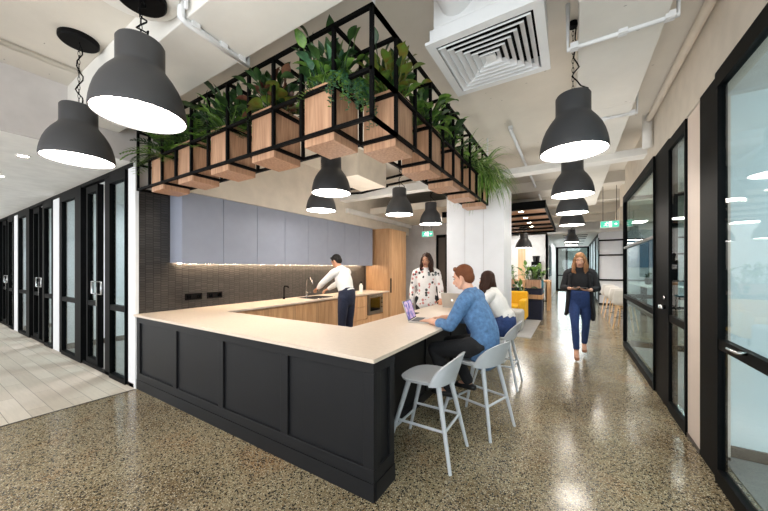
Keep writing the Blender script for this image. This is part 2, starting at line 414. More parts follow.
# low ceiling and beam at the far end of the kitchen
sbox('ceiling', 'bulkhead', -4.25, -1.9, 6.25, 8.5, 2.8, 2.95)
sbox('trim_2', 'plaster', -4.25, -1.95, 5.1, 5.3, 2.92, 3.06)
sbox('trim_3', 'plaster', -4.25, -4.18, 5.3, 8.45, 2.70, 2.8)
# the white slab fin behind the bar
sbox('wall_centre', 'panelwhite', -1.8, -.88, 4.97, 5.66, 0, 2.8, bevel=.004)
sm = MB()
for x in (-1.49, -1.19): sm.box(x-.002, x+.002, 4.966, 4.971, .0, 2.8)
struct('trim_4', sm, 'greywall')
# right-hand glazed wall: plaster above door head
sbox('wall_right', 'bulkhead', XG, XG+.16, -4, 7.37, 2.83, SL)
sbox('wall_right_pilaster', 'pilaster', XG-.005, XG+.16, 3.37, 3.68, .03, 2.80)
sbox('baseboard_right', 'bronze', XG-.012, XG+.16, 3.37, 3.68, 0, .035)
# first room on the right
sbox('wall_right_room', 'film', XG+.04, 6, 3.46, 3.58, 0, 2.83)
sbox('baseboard_right_room', 'bronze', XG+.04, 6, 3.44, 3.46, 0, .09)
sbox('ceiling', 'plaster', XG+.16, 6, -4, 3.46, 2.83, 2.95)
sbox('ceiling', 'plaster', XG+.16, 6, 3.58, 7.37, 2.83, 2.95)
sbox('wall_far_right', 'panelwhite', 6, 6.1, -4, 26, 0, SL)
sbox('floor', 'carpet', XG+.12, 6, -4, 7.3, -.05, .006)
def glazing(name, x0, x1, y0, y1, z0, z1, fr=.05, along='y', rail=None, glassm='glass', head=.1, foot=.1, deep=.07, rails=()):
    """framed glazed panel; along gives the axis of its width"""
    g = thing(name, None, None, ((x0+x1)/2, (y0+y1)/2, z0), kind='structure')
    f = MB()
    if along == 'y':
        c = (x0+x1)/2
        bars = [(c-deep/2, c+deep/2, y0, y0+fr, z0, z1), (c-deep/2, c+deep/2, y1-fr, y1, z0, z1), (c-deep/2, c+deep/2, y0+fr, y1-fr, z0, z0+foot), (c-deep/2, c+deep/2, y0+fr, y1-fr, z1-head, z1)]
        for r in rails: bars.append((c-deep/2+.005, c+deep/2-.005, y0+fr, y1-fr, r-.035, r+.035))
        pane = (c-.005, c+.005, y0+fr, y1-fr, z0+foot, z1-head)
    else:
        c = (y0+y1)/2
        bars = [(x0, x0+fr, c-deep/2, c+deep/2, z0, z1), (x1-fr, x1, c-deep/2, c+deep/2, z0, z1), (x0+fr, x1-fr, c-deep/2, c+deep/2, z0, z0+foot), (x0+fr, x1-fr, c-deep/2, c+deep/2, z1-head, z1)]
        for r in rails: bars.append((x0+fr, x1-fr, c-deep/2+.005, c+deep/2-.005, r-.035, r+.035))
        pane = (x0+fr, x1-fr, c-.005, c+.005, z0+foot, z1-head)
    for b in bars: f.box(*b)
    finish('frame', f, 'blackframe', g); finish('pane', box(*pane), glassm, g)
    return g
def d_handle(parent, x, y, z, axis, m='chrome', h=.16, out=.06):
    """D pull handle with a back plate on a door stile"""
    mb = MB(); s = out
    if axis == 'y':   # stile faces +-x
        mb.tube([(x, y, z-h/2), (x+s, y, z-h/2), (x+s, y, z+h/2), (x, y, z+h/2)], .009, 8)
    else:
        mb.tube([(x, y, z-h/2), (x, y+s, z-h/2), (x, y+s, z+h/2), (x, y, z+h/2)], .009, 8)
    return finish('door_handle', mb, m, parent, smooth=True)
# right side: near door set, far door, fixed panel
glazing('window_1', XG, XG, -1.2, 1.45, 0, 2.83, .06, 'y', rails=(.96,))
w = glazing('door_2', XG, XG, 1.55, 3.02, 0, 2.83, .045, 'y', rails=(.96,), deep=.05)
lv = MB(); lv.tube([(XG-.02, 2.58, .985), (XG-.06, 2.58, .985), (XG-.06, 2.70, .985)], .01, 8); finish('door_handle', lv, 'chrome', w, smooth=True)
jb = box(XG-.01, XG+.04, 3.03, 3.37, 0, 2.83); struct('trim_5', jb, 'blackframe', bevel=.004)
sbox('trim_6', 'blackframe', XG-.028, XG-.026, -1.2, 3.0, 2.72, 2.83)
w = glazing('door_3', XG, XG, 3.69, 4.26, 0, 2.80, .03, 'y', rails=(.96,), foot=.1, deep=.04)
sbox('trim_7', 'blackframe', XG-.015, XG+.06, 4.26, 4.84, 0, 2.83, bevel=.004)
lv = MB(); lv.cyl((XG-.015, 4.38, 1.06), (XG-.07, 4.38, 1.06), .022); lv.tube([(XG-.065, 4.38, 1.06), (XG-.07, 4.30, 1.06), (XG-.07, 4.22, 1.06)], .009, 8)
lv.cyl((XG-.015, 4.38, 1.16), (XG-.03, 4.38, 1.16), .02)
finish('door_handle', lv, 'chrome', w, smooth=True)
glazing('window_2', XG, XG, 4.84, 7.35, 0, 2.83, .012, 'y', rails=(.95,), foot=.09, head=.1)
tr = MB(); tr.box(XG-.03, XG-.008, 4.84, 7.35, 1.84, 1.875); tr.box(XG+.02, XG+.06, 4.84, 7.35, .82, .86); struct('trim_8', tr, 'bronze')
glazing('window_3', XG+.02, 2.2, 7.37, 7.37, 0, 2.83, .01, 'x', rails=(.95,), head=.06)
glazing('window_4', 2.2, 6, 7.37, 7.37, 0, 2.83, .04, 'x', rails=(.95,), glassm='frost', head=.06)
# left glazed wall in three bays, rooms behind
def bay(k, xo):
    n = 10+3*k
    glazing('window_%d' % n, xo-.54, xo-.01, 1.6, 1.6, 0, 2.74, .02, 'x', rails=(.95,), foot=.06, head=.12)
    st = box(xo-.76, xo-.54, 1.585, 1.64, 0, 2.76); struct('trim_%d' % (20+3*k), st, 'blackframe')
    # door leaf slid half open
    dd = glazing('door_%d' % n, xo-1.60, xo-1.12, 1.64, 1.64, 0, 2.72, .06, 'x', rails=(.95,), foot=.12)
    pl = box(xo-1.17, xo-1.14, 1.60, 1.625, .92, 1.2); finish('lock_plate', pl, 'chrome', dd)
    for xx, s in ((-1.21, -.13), (-1.11, .16)):
        mb = MB()
        mb.tube([(xo+xx, 1.60, 1.10), (xo+xx+s, 1.60, 1.10), (xo+xx+s, 1.60, 1.28), (xo+xx, 1.60, 1.28)], .011, 8)
        finish('door_handle', mb, 'chrome', dd, smooth=True)
    st = box(xo-1.95, xo-1.70, 1.565, 1.66, 0, 2.76); struct('trim_%d' % (21+3*k), st, 'blackframe')
    struct('trim_%d' % (22+3*k), box(xo-2.91, xo-2.72, 1.585, 1.64, 0, 2.76), 'blackframe')
    glazing('window_%d' % (n+1), xo-2.72, xo-1.95, 1.6, 1.6, 0, 2.74, .03, 'x', rails=(.95,), foot=.06, head=.12)
    if k < 3: sbox('wall_left_pilaster', 'panelwhite', xo-3.28, xo-2.91, 1.58, 1.64, 0, 2.72)
    sbox('wall_left_partition', 'panelwhite', xo-3.2, xo-3.05, 1.66, 4.6, 0, 2.78)
    sbox('baseboard_left_room', 'bronze', xo-3.05, xo-3.035, 1.7, 4.6, 0, .1)
for k in range(4): bay(k, -4.79-3.29*k)
sbox('trim_40', 'blackframe', -20, -4.6, 1.57, 1.64, 2.73, 2.78)
sbox('baseboard_left', 'blackframe', -20, -4.6, 1.585, 1.6, 0, .05)
# unseen wall behind the camera; tall openings added to let fill light in
bk = MB()
for x0, x1 in ((-20, -14), (-11.5, -10.5), (-8, -7), (-4.9, -4.4), (-1.6, -1.2), (1.4, 1.8), (5.4, 6.1)): bk.box(x0, x1, -4.15, -4, 0, SL)
bk.box(-20, 6.1, -4.15, -4, 0, .3); bk.box(-20, 6.1, -4.15, -4, 2.7, SL)
struct('wall_back', bk, 'white')
sbox('wall_far_left_upper', 'white', -20, -4.57, -4.1, -4, 2.78, SL)

# concrete beams, ducts, pipes on the slab
sbox('trim_41', 'beam', -4.57, XG, 1.0, 1.43, 3.08, SL, bevel=.006)
def duct(label, cat, m, *a, bevel=.006, name='ventilation_duct', group=None):
    x0, x1, y0, y1, z0, z1 = a
    o = finish(name, box(*a), m, bevel=bevel); origin(o, ((x0+x1)/2, (y0+y1)/2, z1)); return tag(o, label, cat, group)
dk = thing('ventilation_duct', 'long flat white duct running along the corridor ceiling beside the row of corridor lamps', 'duct', (.29, 4, SL))
finish('casing', box(.045, .53, -4, 9.5, 3.10, SL), 'beam', dk, bevel=.006)
for y in (-1, .6, 2.2, 3.8, 5.4, 7.0, 8.6): finish('joint', box(.04, .535, y, y+.008, 3.098, 3.12), 'beam', dk)
def conduit(label, pts, r=.016, m='steelwhite', clips=(), name='conduit', cat='conduit', group='white conduits fixed under the ceiling'):
    o = thing(name, label, cat, pts[0], group=None)
    mb = MB(); mb.tube(pts, r, 10); finish('pipe', mb, m, o, smooth=True)
    for c in clips:
        k = MB(); k.box(c[0]-.025, c[0]+.025, c[1]-.025, c[1]+.025, c[2]-.012, c[2]+.03); finish('clip', k, m, o)
    return o
conduit('white conduit running under the white ceiling beam above the planters', [(-2.10, .97, SL), (-2.10, .97, 3.06), (-2.10, 1.0, 3.055), (-2.14, 1.46, 3.055), (-2.14, 1.47, SL)], .022, clips=[(-2.10, 1.05, 3.055), (-2.12, 1.25, 3.055), (-2.135, 1.40, 3.055)])
conduit('second thin conduit beside the clipped one on the front of the ceiling beam', [(-2.05, .975, SL), (-2.05, .975, 3.10)], .012)
for y, lab in ((2.62, 'white conduit crossing under the corridor duct nearest the square diffuser'), (4.04, 'white conduit crossing under the corridor duct behind the nearest corridor lamp')):
    conduit(lab, [(-.02, y, SL), (-.02, y, 3.085), (.58, y, 3.085), (.58, y, SL)], .016, clips=[(.02, y, 3.085), (.3, y, 3.085), (.54, y, 3.085)])
conduit('pale pipe running along the corner of slab and right-hand wall', [(XG-.05, -4, 3.34), (XG-.05, 5.0, 3.34)], .034, 'bulkhead')
conduit('pale upright pipe dropping from the slab at the right-hand wall', [(XG-.06, 5.02, SL), (XG-.06, 5.02, 3.0)], .05, 'plaster')
conduit('straight white pipe running down the corridor ceiling toward the slatted canopy', [(-.68, 4.28, 3.30), (-.68, 14, 3.30)], .022, clips=[(-.68, 4.3, 3.32), (-.68, 6.2, 3.32)])
conduit('dark crosswise pipe on the right-hand left concrete ceiling beyond the beam', [(-3.0, .2, 3.37), (-4.5, .55, 3.37)], .0)if False else None
conduit('pale pipe under the concrete ceiling at the left, beyond the smaller front lamp', [(-4.12, -4, 3.398), (-4.12, .98, 3.398)], .026, 'slab')
duct('pale rectangular tray crossing the corridor ceiling behind the white wall fin', 'cable tray', 'plaster', -1.9, XG, 5.36, 5.60, 3.02, 3.12, name='cable_tray')
duct('pale square duct above the far end of the kitchen aisle', 'duct', 'bulkhead', -3.5, -2.93, 3.95, 4.85, 2.98, SL)
# open ceiling clutter above the kitchen
for i, (y, z, x0, x1) in enumerate(((4.95, 3.2, -4.26, -2.6), (5.02, 3.05, -4.26, -3.0), (5.42, 3.25, -4.26, -2.2))):
    conduit(['black cable run on the slab beyond the kitchen pendants', 'lower black cable beneath the pale duct over the kitchen', 'black cable behind the pale beam over the kitchen'][i],
        [(x0, y, z), ((x0+x1)/2, y+.03, z-.04), (x1, y, z)], .022, 'blackmetal', name='cable', cat='cable')
conduit('white flexible pipe looping over the middle kitchen pendants', [(-2.0, 4.6, 3.2), (-2.3, 4.9, 3.05), (-1.9, 5.2, 3.02), (-2.4, 5.4, 3.1)], .06, 'plaster', name='flexible_duct', cat='duct')
# ceiling diffuser with its plenum box
dx0, dx1, dy0, dy1, dz = -.89, -.135, 2.0, 2.755, 3.06
df = thing('air_diffuser', 'large square white louvred air diffuser on the corridor ceiling', 'air vent', ((dx0+dx1)/2, (dy0+dy1)/2, dz))
fr = MB()
def sqring(mb, cx, cy, ho, hi, zo, zi, th=.006):
    """square sloping ring from half-size ho at zo to hi at zi"""
    c = [(-1,-1),(1,-1),(1,1),(-1,1)]
    a = [mb.bm.verts.new((cx+i*ho, cy+j*ho, zo)) for i, j in c]; b = [mb.bm.verts.new((cx+i*hi, cy+j*hi, zi)) for i, j in c]
    a2 = [mb.bm.verts.new((cx+i*ho, cy+j*ho, zo+th)) for i, j in c]; b2 = [mb.bm.verts.new((cx+i*hi, cy+j*hi, zi+th)) for i, j in c]
    for k in range(4):
        l = (k+1) % 4
        mb.face([a[k], a[l], b[l], b[k]]); mb.face([a2[k], b2[k], b2[l], a2[l]]); mb.face([a[k], a2[k], a2[l], a[l]]); mb.face([b[k], b[l], b2[l], b2[k]])
cx, cy = (dx0+dx1)/2, (dy0+dy1)/2
sqring(fr, cx, cy, .375, .315, dz, dz, .02)
finish('frame', fr, 'steelwhite', df)
finish('back_box', box(dx0+.05, dx1-.05, dy0+.05, dy1-.05, dz+.10, dz+.11), 'blackmetal', df)
for i in range(6):
    ho = .305-.046*i
    lv = MB(); sqring(lv, cx, cy, ho-.030, ho-.004, dz-.002, dz+.05, .003) if False else sqring(lv, cx, cy, ho-.004, ho-.036, dz+.0, dz+.026, .003)
    sqring(lv, cx, cy, ho-.004, ho-.006, dz-.010, dz-.010, .012)
    finish('louvre', lv, 'steelwhite', df)
finish('centre_plate', box(cx-.035, cx+.035, cy-.035, cy+.035, dz, dz+.01), 'steelwhite', df)
pb = thing('plenum_box', 'bluish white metal box above the square diffuser', 'duct', (cx, cy, SL))
finish('casing', box(dx0+.06, dx1-.02, dy0+.02, dy1, dz+.11, SL).box(dx0+.05, dx1-.05, dy0+.02, dy0+.05, dz+.02, dz+.11).box(dx0+.05, dx1-.05, dy1-.05, dy1-.02, dz+.02, dz+.11).box(dx0+.03, dx0+.05, dy0+.02, dy1-.02, dz+.02, dz+.11).box(dx1-.05, dx1-.03, dy0+.02, dy1-.02, dz+.02, dz+.11), 'steelwhite', pb, bevel=.004)
sp = MB(); sp.lathe([(.11+.006*(i % 2), -.02*i) for i in range(14)], (0,0,0), 28)
bmesh.ops.transform(sp.bm, matrix=Matrix.Translation((-.66, dy0+.03, 3.285)) @ Matrix.Rotation(R(90), 4, 'X') @ Matrix.Scale(-1, 4, (0,0,1)) if False else Matrix.Translation((-.66, dy0+.03, 3.31)) @ Matrix.Rotation(R(-90), 4, 'X'), verts=sp.bm.verts)
finish('flexible_spigot', sp, 'steelwhite', pb, smooth=True)

# far parts of the floor: corridor, lounge, end walls
sbox('wall_corridor_end_left', 'white', -.95, -.85, 15, 23, 0, SL)
d = finish('door_4', box(-.85, -.83, 15.6, 17.4, 1.1, 2.5), 'blackframe'); d['kind'] = 'structure'
sbox('wall_lounge_back', 'white', -6, -.85, 15, 15.1, 0, SL)
sbox('trim_42', 'lightwood', -2.05, -1.75, 14.95, 15, 0, 2.6)
sbox('wall_right_slats', 'panelwhite', .95, 6, 15.2, 15.3, 0, 2.95)
tr = MB()
for z in (2.60, 2.0, 1.0, .42, .03): tr.box(.98, 4, 15.17, 15.2, z-.03, z+.03)
tr.box(.95, .98, 15.15, 15.2, 0, 2.7)
struct('trim_43', tr, 'blackframe')
for i in range(4):
    glazing('window_%d' % (30+i), .98, .98, 15.3+1.9*i, 17.2+1.9*i, 0, 2.9, .12, 'y', rails=(1.0,), glassm='frost')
glazing('window_40', -.85, 1.0, 23, 23, 0, 2.85, .14, 'x', rails=(1.0,))
glazing('window_41', -.30, 1.0, 23.1, 23.1, 0, 2.85, .12, 'x', rails=())
sbox('wall_corridor_end', 'greywall', -2, 3, 25.9, 26, 0, SL)
sbox('ceiling', 'plaster', -.85, 1.0, 14.5, 24, 2.9, 3.0)
tr = MB()
for y in (15.4, 16.3, 17.4, 19, 21): tr.box(-.3, .6, y, y+.18, 2.885, 2.9)
struct('trim_44', tr, 'blackframe')
sbox('wall_upper_far', 'plaster', -2.6, 6, 15.0, 15.1, 2.95, SL)
for i, y in enumerate((7.6, 9.4, 11.4, 13.4)):
    sbox('trim_%d' % (45+i), 'slab', -2.6, 6, y, y+.3, 3.2, SL)
duct('square pale duct hanging near the exit sign', 'duct', 'bulkhead', 1.0, 1.7, 8.0, 9.2, 2.95, SL)
duct('boxy beige duct over the high tables beyond the glazing', 'duct', 'bulkhead', 1.1, 2.6, 10.2, 11.2, 2.75, 3.1)
# slatted canopy over the lounge
cn = thing('slatted_canopy', 'dark framed timber slatted ceiling canopy with downlights over the lounge', 'ceiling canopy', (-1.5, 9.3, SL))
finish('edge_frame', box(-2.6, -.43, 6.86, 6.93, 2.68, 2.84).box(-.46, -.43, 6.93, 11.7, 2.68, 2.80).box(-2.6, -.43, 11.65, 11.7, 2.68, 2.80), 'blackframe', cn)
for i in range(5):
    y = 6.93+.95*i
    finish('timber_panel', box(-2.6, -.47, y+.0, y+.85, 2.74, 2.77), 'darkwood', cn)
    finish('slat', box(-2.6, -.47, y+.85, y+.95, 2.69, 2.77), 'blackframe', cn)
for x, y in ((-2.0, 7.3), (-1.0, 11.3)):
    k = MB(); k.cyl((x, y, 2.75), (x, y, SL), .01); finish('hanger', k, 'blackmetal', cn)
def downlight(x, y, z, lab, group, r=.05):
    t = thing('downlight', lab, 'ceiling light', (x, y, z), group=group)
    k = MB(); k.lathe([(r+.018, .002), (r+.018, -.006), (r, -.006), (r, .002)], (x, y, z), 20); finish('trim_ring', k, 'white', t)
    k = MB(); k.cyl((x, y, z-.003), (x, y, z), r, n=20); finish('diffuser', k, 'downlight', t)
    return t
for i, y in enumerate((7.4, 8.35, 9.3, 10.2)):
    downlight(-.95-.02*i, y, 2.74, ['first downlight in the slatted canopy, largest', 'second downlight in the slatted canopy', 'third downlight in the slatted canopy', 'furthest downlight in the slatted canopy'][i], 'downlights in the slatted canopy')
for i, (x, lab) in enumerate(((-5.41, 'round downlight in the low left ceiling below the smaller front lamp'), (-6.86, 'round downlight in the low ceiling at the left edge of the photo'), (-8.3, 'third downlight along the low left ceiling'), (-9.8, 'fourth downlight along the low left ceiling'))):
    downlight(x, .82, 2.78, lab, 'downlights in the low left ceiling', .045)
# glowing panels added under the ceilings to brighten the rooms and far areas
def fill_panel(x, y, z, lab, w=.6, l=1.2):
    t = thing('added_fill_panel', lab, 'ceiling light', (x, y, z))
    finish('housing', box(x-w/2, x+w/2, y-l/2, y+l/2, z-.03, z), 'white', t); finish('diffuser', box(x-w/2+.02, x+w/2-.02, y-l/2+.02, y+l/2-.02, z-.034, z-.03), 'panelglow', t)
for i in range(4): fill_panel(-6.3-3.29*i, 3.0, 2.78, ['added fill light panel in the first glazed room on the left', 'added fill light panel in the second glazed room on the left', 'added fill light panel in the third glazed room on the left', 'added fill light panel in the fourth glazed room on the left'][i])
fill_panel(2.6, 1.2, 2.83, 'added fill light panel in the near room on the right'); fill_panel(2.6, 5.4, 2.83, 'added fill light panel in the far glazed room on the right')
fill_panel(3.0, 12.6, 3.2, 'added fill light panel over the high tables by the far white wall')
fill_panel(-1.8, 13.4, 3.2, 'added fill light panel before the kitchenette wall')
# ------------------------------------------------------------------ kitchen joinery
def poly_slab(mb, pts, z0, z1):
    a = [mb.bm.verts.new((x, y, z0)) for x, y in pts]; c = [mb.bm.verts.new((x, y, z1)) for x, y in pts]
    mb.face(list(reversed(a))); mb.face(c)
    for k in range(len(pts)): l = (k+1) % len(pts); mb.face([a[k], a[l], c[l], c[k]])
Z0, ZT = .885, .912
ct = thing('counter', 'long charcoal panelled counter in the kitchen foreground', 'counter', (-2.8, 1.95, 0))
b = MB(); poly_slab(b, [(-4.55,1.62), (-1.075,1.62), (-1.075,1.86), (-1.42,1.86), (-1.42,2.30), (-4.55,2.30)], 0, Z0-.001)
finish('body', b, 'black', ct)
b = MB()          # stiles and rails of the front
zb, zt = .20, .81
b.box(-4.55, -1.057, 1.60, 1.622, .115, zb); b.box(-4.55, -1.057, 1.60, 1.622, zt, Z0-.001)
for x0, x1 in ((-4.55, -4.47), (-3.65, -3.57), (-2.79, -2.71), (-1.93, -1.85), (-1.14, -1.057)): b.box(x0, x1, 1.60, 1.622, zb, zt)
b.box(-1.077, -1.056, 1.622, 1.86, .115, zb); b.box(-1.077, -1.056, 1.622, 1.86, zt, Z0-.001); b.box(-1.077, -1.056, 1.80, 1.86, zb, zt); b.box(-1.077, -1.056, 1.622, 1.68, zb, zt)
finish('panel_frame', b, 'black', ct, bevel=.003)
finish('plinth', box(-4.55, -1.055, 1.595, 1.62, 0, .115).box(-1.075, -1.05, 1.62, 1.86, 0, .115), 'black', ct)
ar = thing('bar_counter', 'charcoal bar counter arm with knee space where the people sit', 'counter', (-1.6, 3.6, 0))
finish('body', box(-1.78, -1.40, 2.301, 4.965, 0, Z0-.001), 'black', ar)
b = MB()
for y in (2.30, 3.15, 4.0, 4.88): b.box(-1.40, -1.385, y, y+.07, .1, Z0-.002)
b.box(-1.40, -1.385, 2.37, 4.88, .80, Z0-.002); b.box(-1.40, -1.38, 2.301, 4.96, 0, .1)
finish('panel_frame', b, 'black', ar, bevel=.003)
b = box(-1.74, -1.075, 1.88, 1.885, .1, .8)
tp = MB()
def poly_slab(mb, pts, z0, z1):
    a = [mb.bm.verts.new((x, y, z0)) for x, y in pts]; c = [mb.bm.verts.new((x, y, z1)) for x, y in pts]
    mb.face(list(reversed(a))); mb.face(c)
    for k in range(len(pts)): l = (k+1) % len(pts); mb.face([a[k], a[l], c[l], c[k]])
poly_slab(tp, [(-4.575, 1.575), (-1.04, 1.575), (-1.04, 4.965), (-1.80, 4.965), (-1.80, 2.33), (-3.85, 2.33), (-3.85, 6.53), (-4.575, 6.53)], Z0, ZT)
w = finish('worktop', tp, 'stone', bevel=.003); origin(w, (-2.8, 2, Z0)); tag(w, 'pale stone worktop wrapping the kitchen in a U shape', 'worktop')
# wall run
wr = [2.45, 3.0, 3.53, 4.06, 4.60, 5.07]
for i in range(len(wr)-1):
    y0, y1 = wr[i], wr[i+1]
    c = thing('base_cabinet', ['oak base cabinet in the inner corner of the counter', 'oak base cabinet second from the counter corner', 'oak base cabinet left of the sink', 'oak base cabinet under the sink', 'oak base cabinet behind the man in the white shirt'][i], 'cabinet', (-4.2, (y0+y1)/2, 0), group='oak base cabinets')
    finish('body', box(-4.57, -3.90, y0, y1, .1, Z0-.001), 'oak', c); finish('door', box(-3.90, -3.875, y0+.003, y1-.003, .1, Z0-.025), 'oak', c)
    finish('kickboard', box(-4.57, -3.95, y0, y1, 0, .1), 'blackframe', c)
c = thing('drawer_unit', 'oak drawer unit with three drawers left of the built-in oven', 'cabinet', (-4.2, 5.33, 0))
finish('body', box(-4.57, -3.90, 5.07, 5.60, .1, Z0-.001), 'oak', c); finish('kickboard', box(-4.57, -3.95, 5.07, 5.6, 0, .1), 'blackframe', c)
for z0, z1 in ((.1, .34), (.36, .62), (.64, .86)): finish('drawer', box(-3.90, -3.875, 5.073, 5.597, z0, z1), 'oak', c)
c = thing('oven_cabinet', 'oak cabinet housing the built-in oven beside the tall oak cupboard', 'cabinet', (-4.2, 5.92, 0))
finish('body', box(-4.57, -3.90, 5.60, 6.53, .1, Z0-.001), 'oak', c); finish('kickboard', box(-4.57, -3.95, 5.6, 6.53, 0, .1), 'blackframe', c)
finish('drawer', box(-3.90, -3.875, 5.603, 6.25, .1, .40), 'oak', c); finish('filler_panel', box(-3.90, -3.875, 6.26, 6.53, .1, .87), 'oak', c)
o = thing('oven', 'built-in steel oven with a dark glass window', 'oven', (-3.88, 5.93, .42))
finish('body', box(-3.899, -3.86, 5.62, 6.24, .42, .87), 'steel', o, bevel=.004); finish('window', box(-3.862, -3.855, 5.70, 6.10, .50, .80), 'blackglass', o)
k = MB()
for z in (.56, .66, .76): k.cyl((-3.86, 6.18, z), (-3.845, 6.18, z), .016)
finish('knob', k, 'blackmetal', o) if False else [finish('knob', MB().cyl((-3.86, 6.18, z), (-3.845, 6.18, z), .016), 'blackmetal', o) for z in (.56, .66, .76)]
k.bm.free()
finish('handle', MB().cyl((-3.82, 5.68, .835), (-3.82, 6.14, .835), .008).cyl((-3.86, 5.72, .835), (-3.82, 5.72, .835), .006).cyl((-3.86, 6.1, .835), (-3.82, 6.1, .835), .006), 'chrome', o)
t = thing('tall_cupboard', 'full height oak cupboard at the end of the kitchen wall', 'cupboard', (-4.2, 7.0, 0))
finish('body', box(-4.57, -3.90, 6.55, 7.46, 0, 2.472), 'oak', t); finish('door', box(-3.90, -3.87, 6.56, 7.455, .05, 2.47), 'oak', t)
finish('handle', box(-3.875, -3.862, 6.60, 6.66, .86, 1.22), 'blackmetal', t)
# overhead cabinets
us = [1.98+.5525*i for i in range(9)]
names = ['leftmost blue-grey wall cabinet with its end panel in view', 'second blue-grey wall cabinet from the left', 'third blue-grey wall cabinet from the left', 'fourth blue-grey wall cabinet from the left', 'fifth blue-grey wall cabinet from the left', 'sixth blue-grey wall cabinet from the left', 'seventh blue-grey wall cabinet, right above the man at the sink', 'last blue-grey wall cabinet next to the tall oak cupboard']
for i in range(8):
    y0, y1 = us[i], us[i+1]
    c = thing('wall_cabinet', names[i], 'cabinet', (-4.42, (y0+y1)/2, 1.55), group='blue-grey wall cabinets')
    finish('body', box(-4.58, -4.29, y0, y1, 1.55, 2.472), 'blue', c)
    finish('door', box(-4.288, -4.267, y0+(.0 if i == 0 else .003), y1-.003, 1.535, 2.470), 'blue', c, bevel=.001)
l = finish('strip_light', box(-4.53, -4.505, 2.05, 6.35, 1.538, 1.548), 'ledwarm'); origin(l, (-4.52, 4.2, 1.55)); tag(l, 'warm strip light along the underside of the blue-grey cabinets', 'strip light')
# sockets on the tiles
for i, y in enumerate((2.16, 2.46)):
    s = thing('wall_socket', ['black double power socket on the tiles, the left of two', 'black double power socket on the tiles, the right of two'][i], 'socket', (-4.575, y+.11, 1.08), group='black power sockets')
    finish('plate', box(-4.58, -4.565, y, y+.23, 1.03, 1.12), 'blackmetal', s, bevel=.003)
    for q in (.05, .18): finish('outlet', box(-4.566, -4.561, y+q-.025, y+q+.025, 1.05, 1.10), 'blackglass', s)
# sink, tap
sk = thing('sink', 'inset steel sink under the tap', 'sink', (-4.15, 4.33, ZT)); 
k = MB(); k.box(-4.42, -3.97, 4.05, 4.62, ZT, ZT+.006); finish('rim', k, 'chrome', sk, bevel=.002)
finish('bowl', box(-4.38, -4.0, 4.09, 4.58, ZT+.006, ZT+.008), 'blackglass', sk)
tpp = thing('tap', 'tall chrome swan neck kitchen tap', 'tap', (-4.46, 4.33, ZT))
k = MB(); k.tube([(-4.46, 4.33, ZT), (-4.46, 4.33, 1.20)]+[(-4.38-.08*math.cos(a), 4.33, 1.20+.08*math.sin(a)) for a in (R(30), R(60), R(90), R(120), R(150), R(180))]+[(-4.30, 4.33, 1.14)], .013, 10); finish('spout', k, 'chrome', tpp, smooth=True)
finish('base', MB().cyl((-4.46, 4.33, ZT), (-4.46, 4.33, ZT+.05), .024), 'chrome', tpp); finish('lever', MB().cyl((-4.46, 4.35, ZT+.06), (-4.44, 4.43, ZT+.09), .007), 'chrome', tpp)
t2 = thing('filter_tap', 'slim black filter tap left of the kitchen sink', 'tap', (-4.46, 3.78, ZT))
k = MB(); k.tube([(-4.46, 3.78, ZT), (-4.46, 3.78, 1.12), (-4.44, 3.78, 1.15), (-4.36, 3.78, 1.15), (-4.34, 3.78, 1.12)], .012, 8); finish('spout', k, 'blackmetal', t2, smooth=True)
finish('base', MB().cyl((-4.46, 3.78, ZT), (-4.46, 3.78, ZT+.04), .022), 'blackmetal', t2)
sb = thing('soap_bottle', 'pale soap bottle on the worktop beside the oak cupboard', 'bottle', (-4.3, 5.95, ZT))
finish('bottle', MB().lathe([(.001, 0), (.045, 0), (.045, .15), (.02, .18), (.018, .2), (.001, .2)], (-4.3, 5.95, ZT), 16), 'white', sb, smooth=True, auto=40); finish('cap', MB().cyl((-4.3, 5.95, ZT+.2), (-4.3, 5.95, ZT+.24), .02), 'blackmetal', sb)
bx = thing('storage_box', 'small black box on the worktop at the end of the bar', 'box', (-1.72, 3.35, ZT)) if False else None

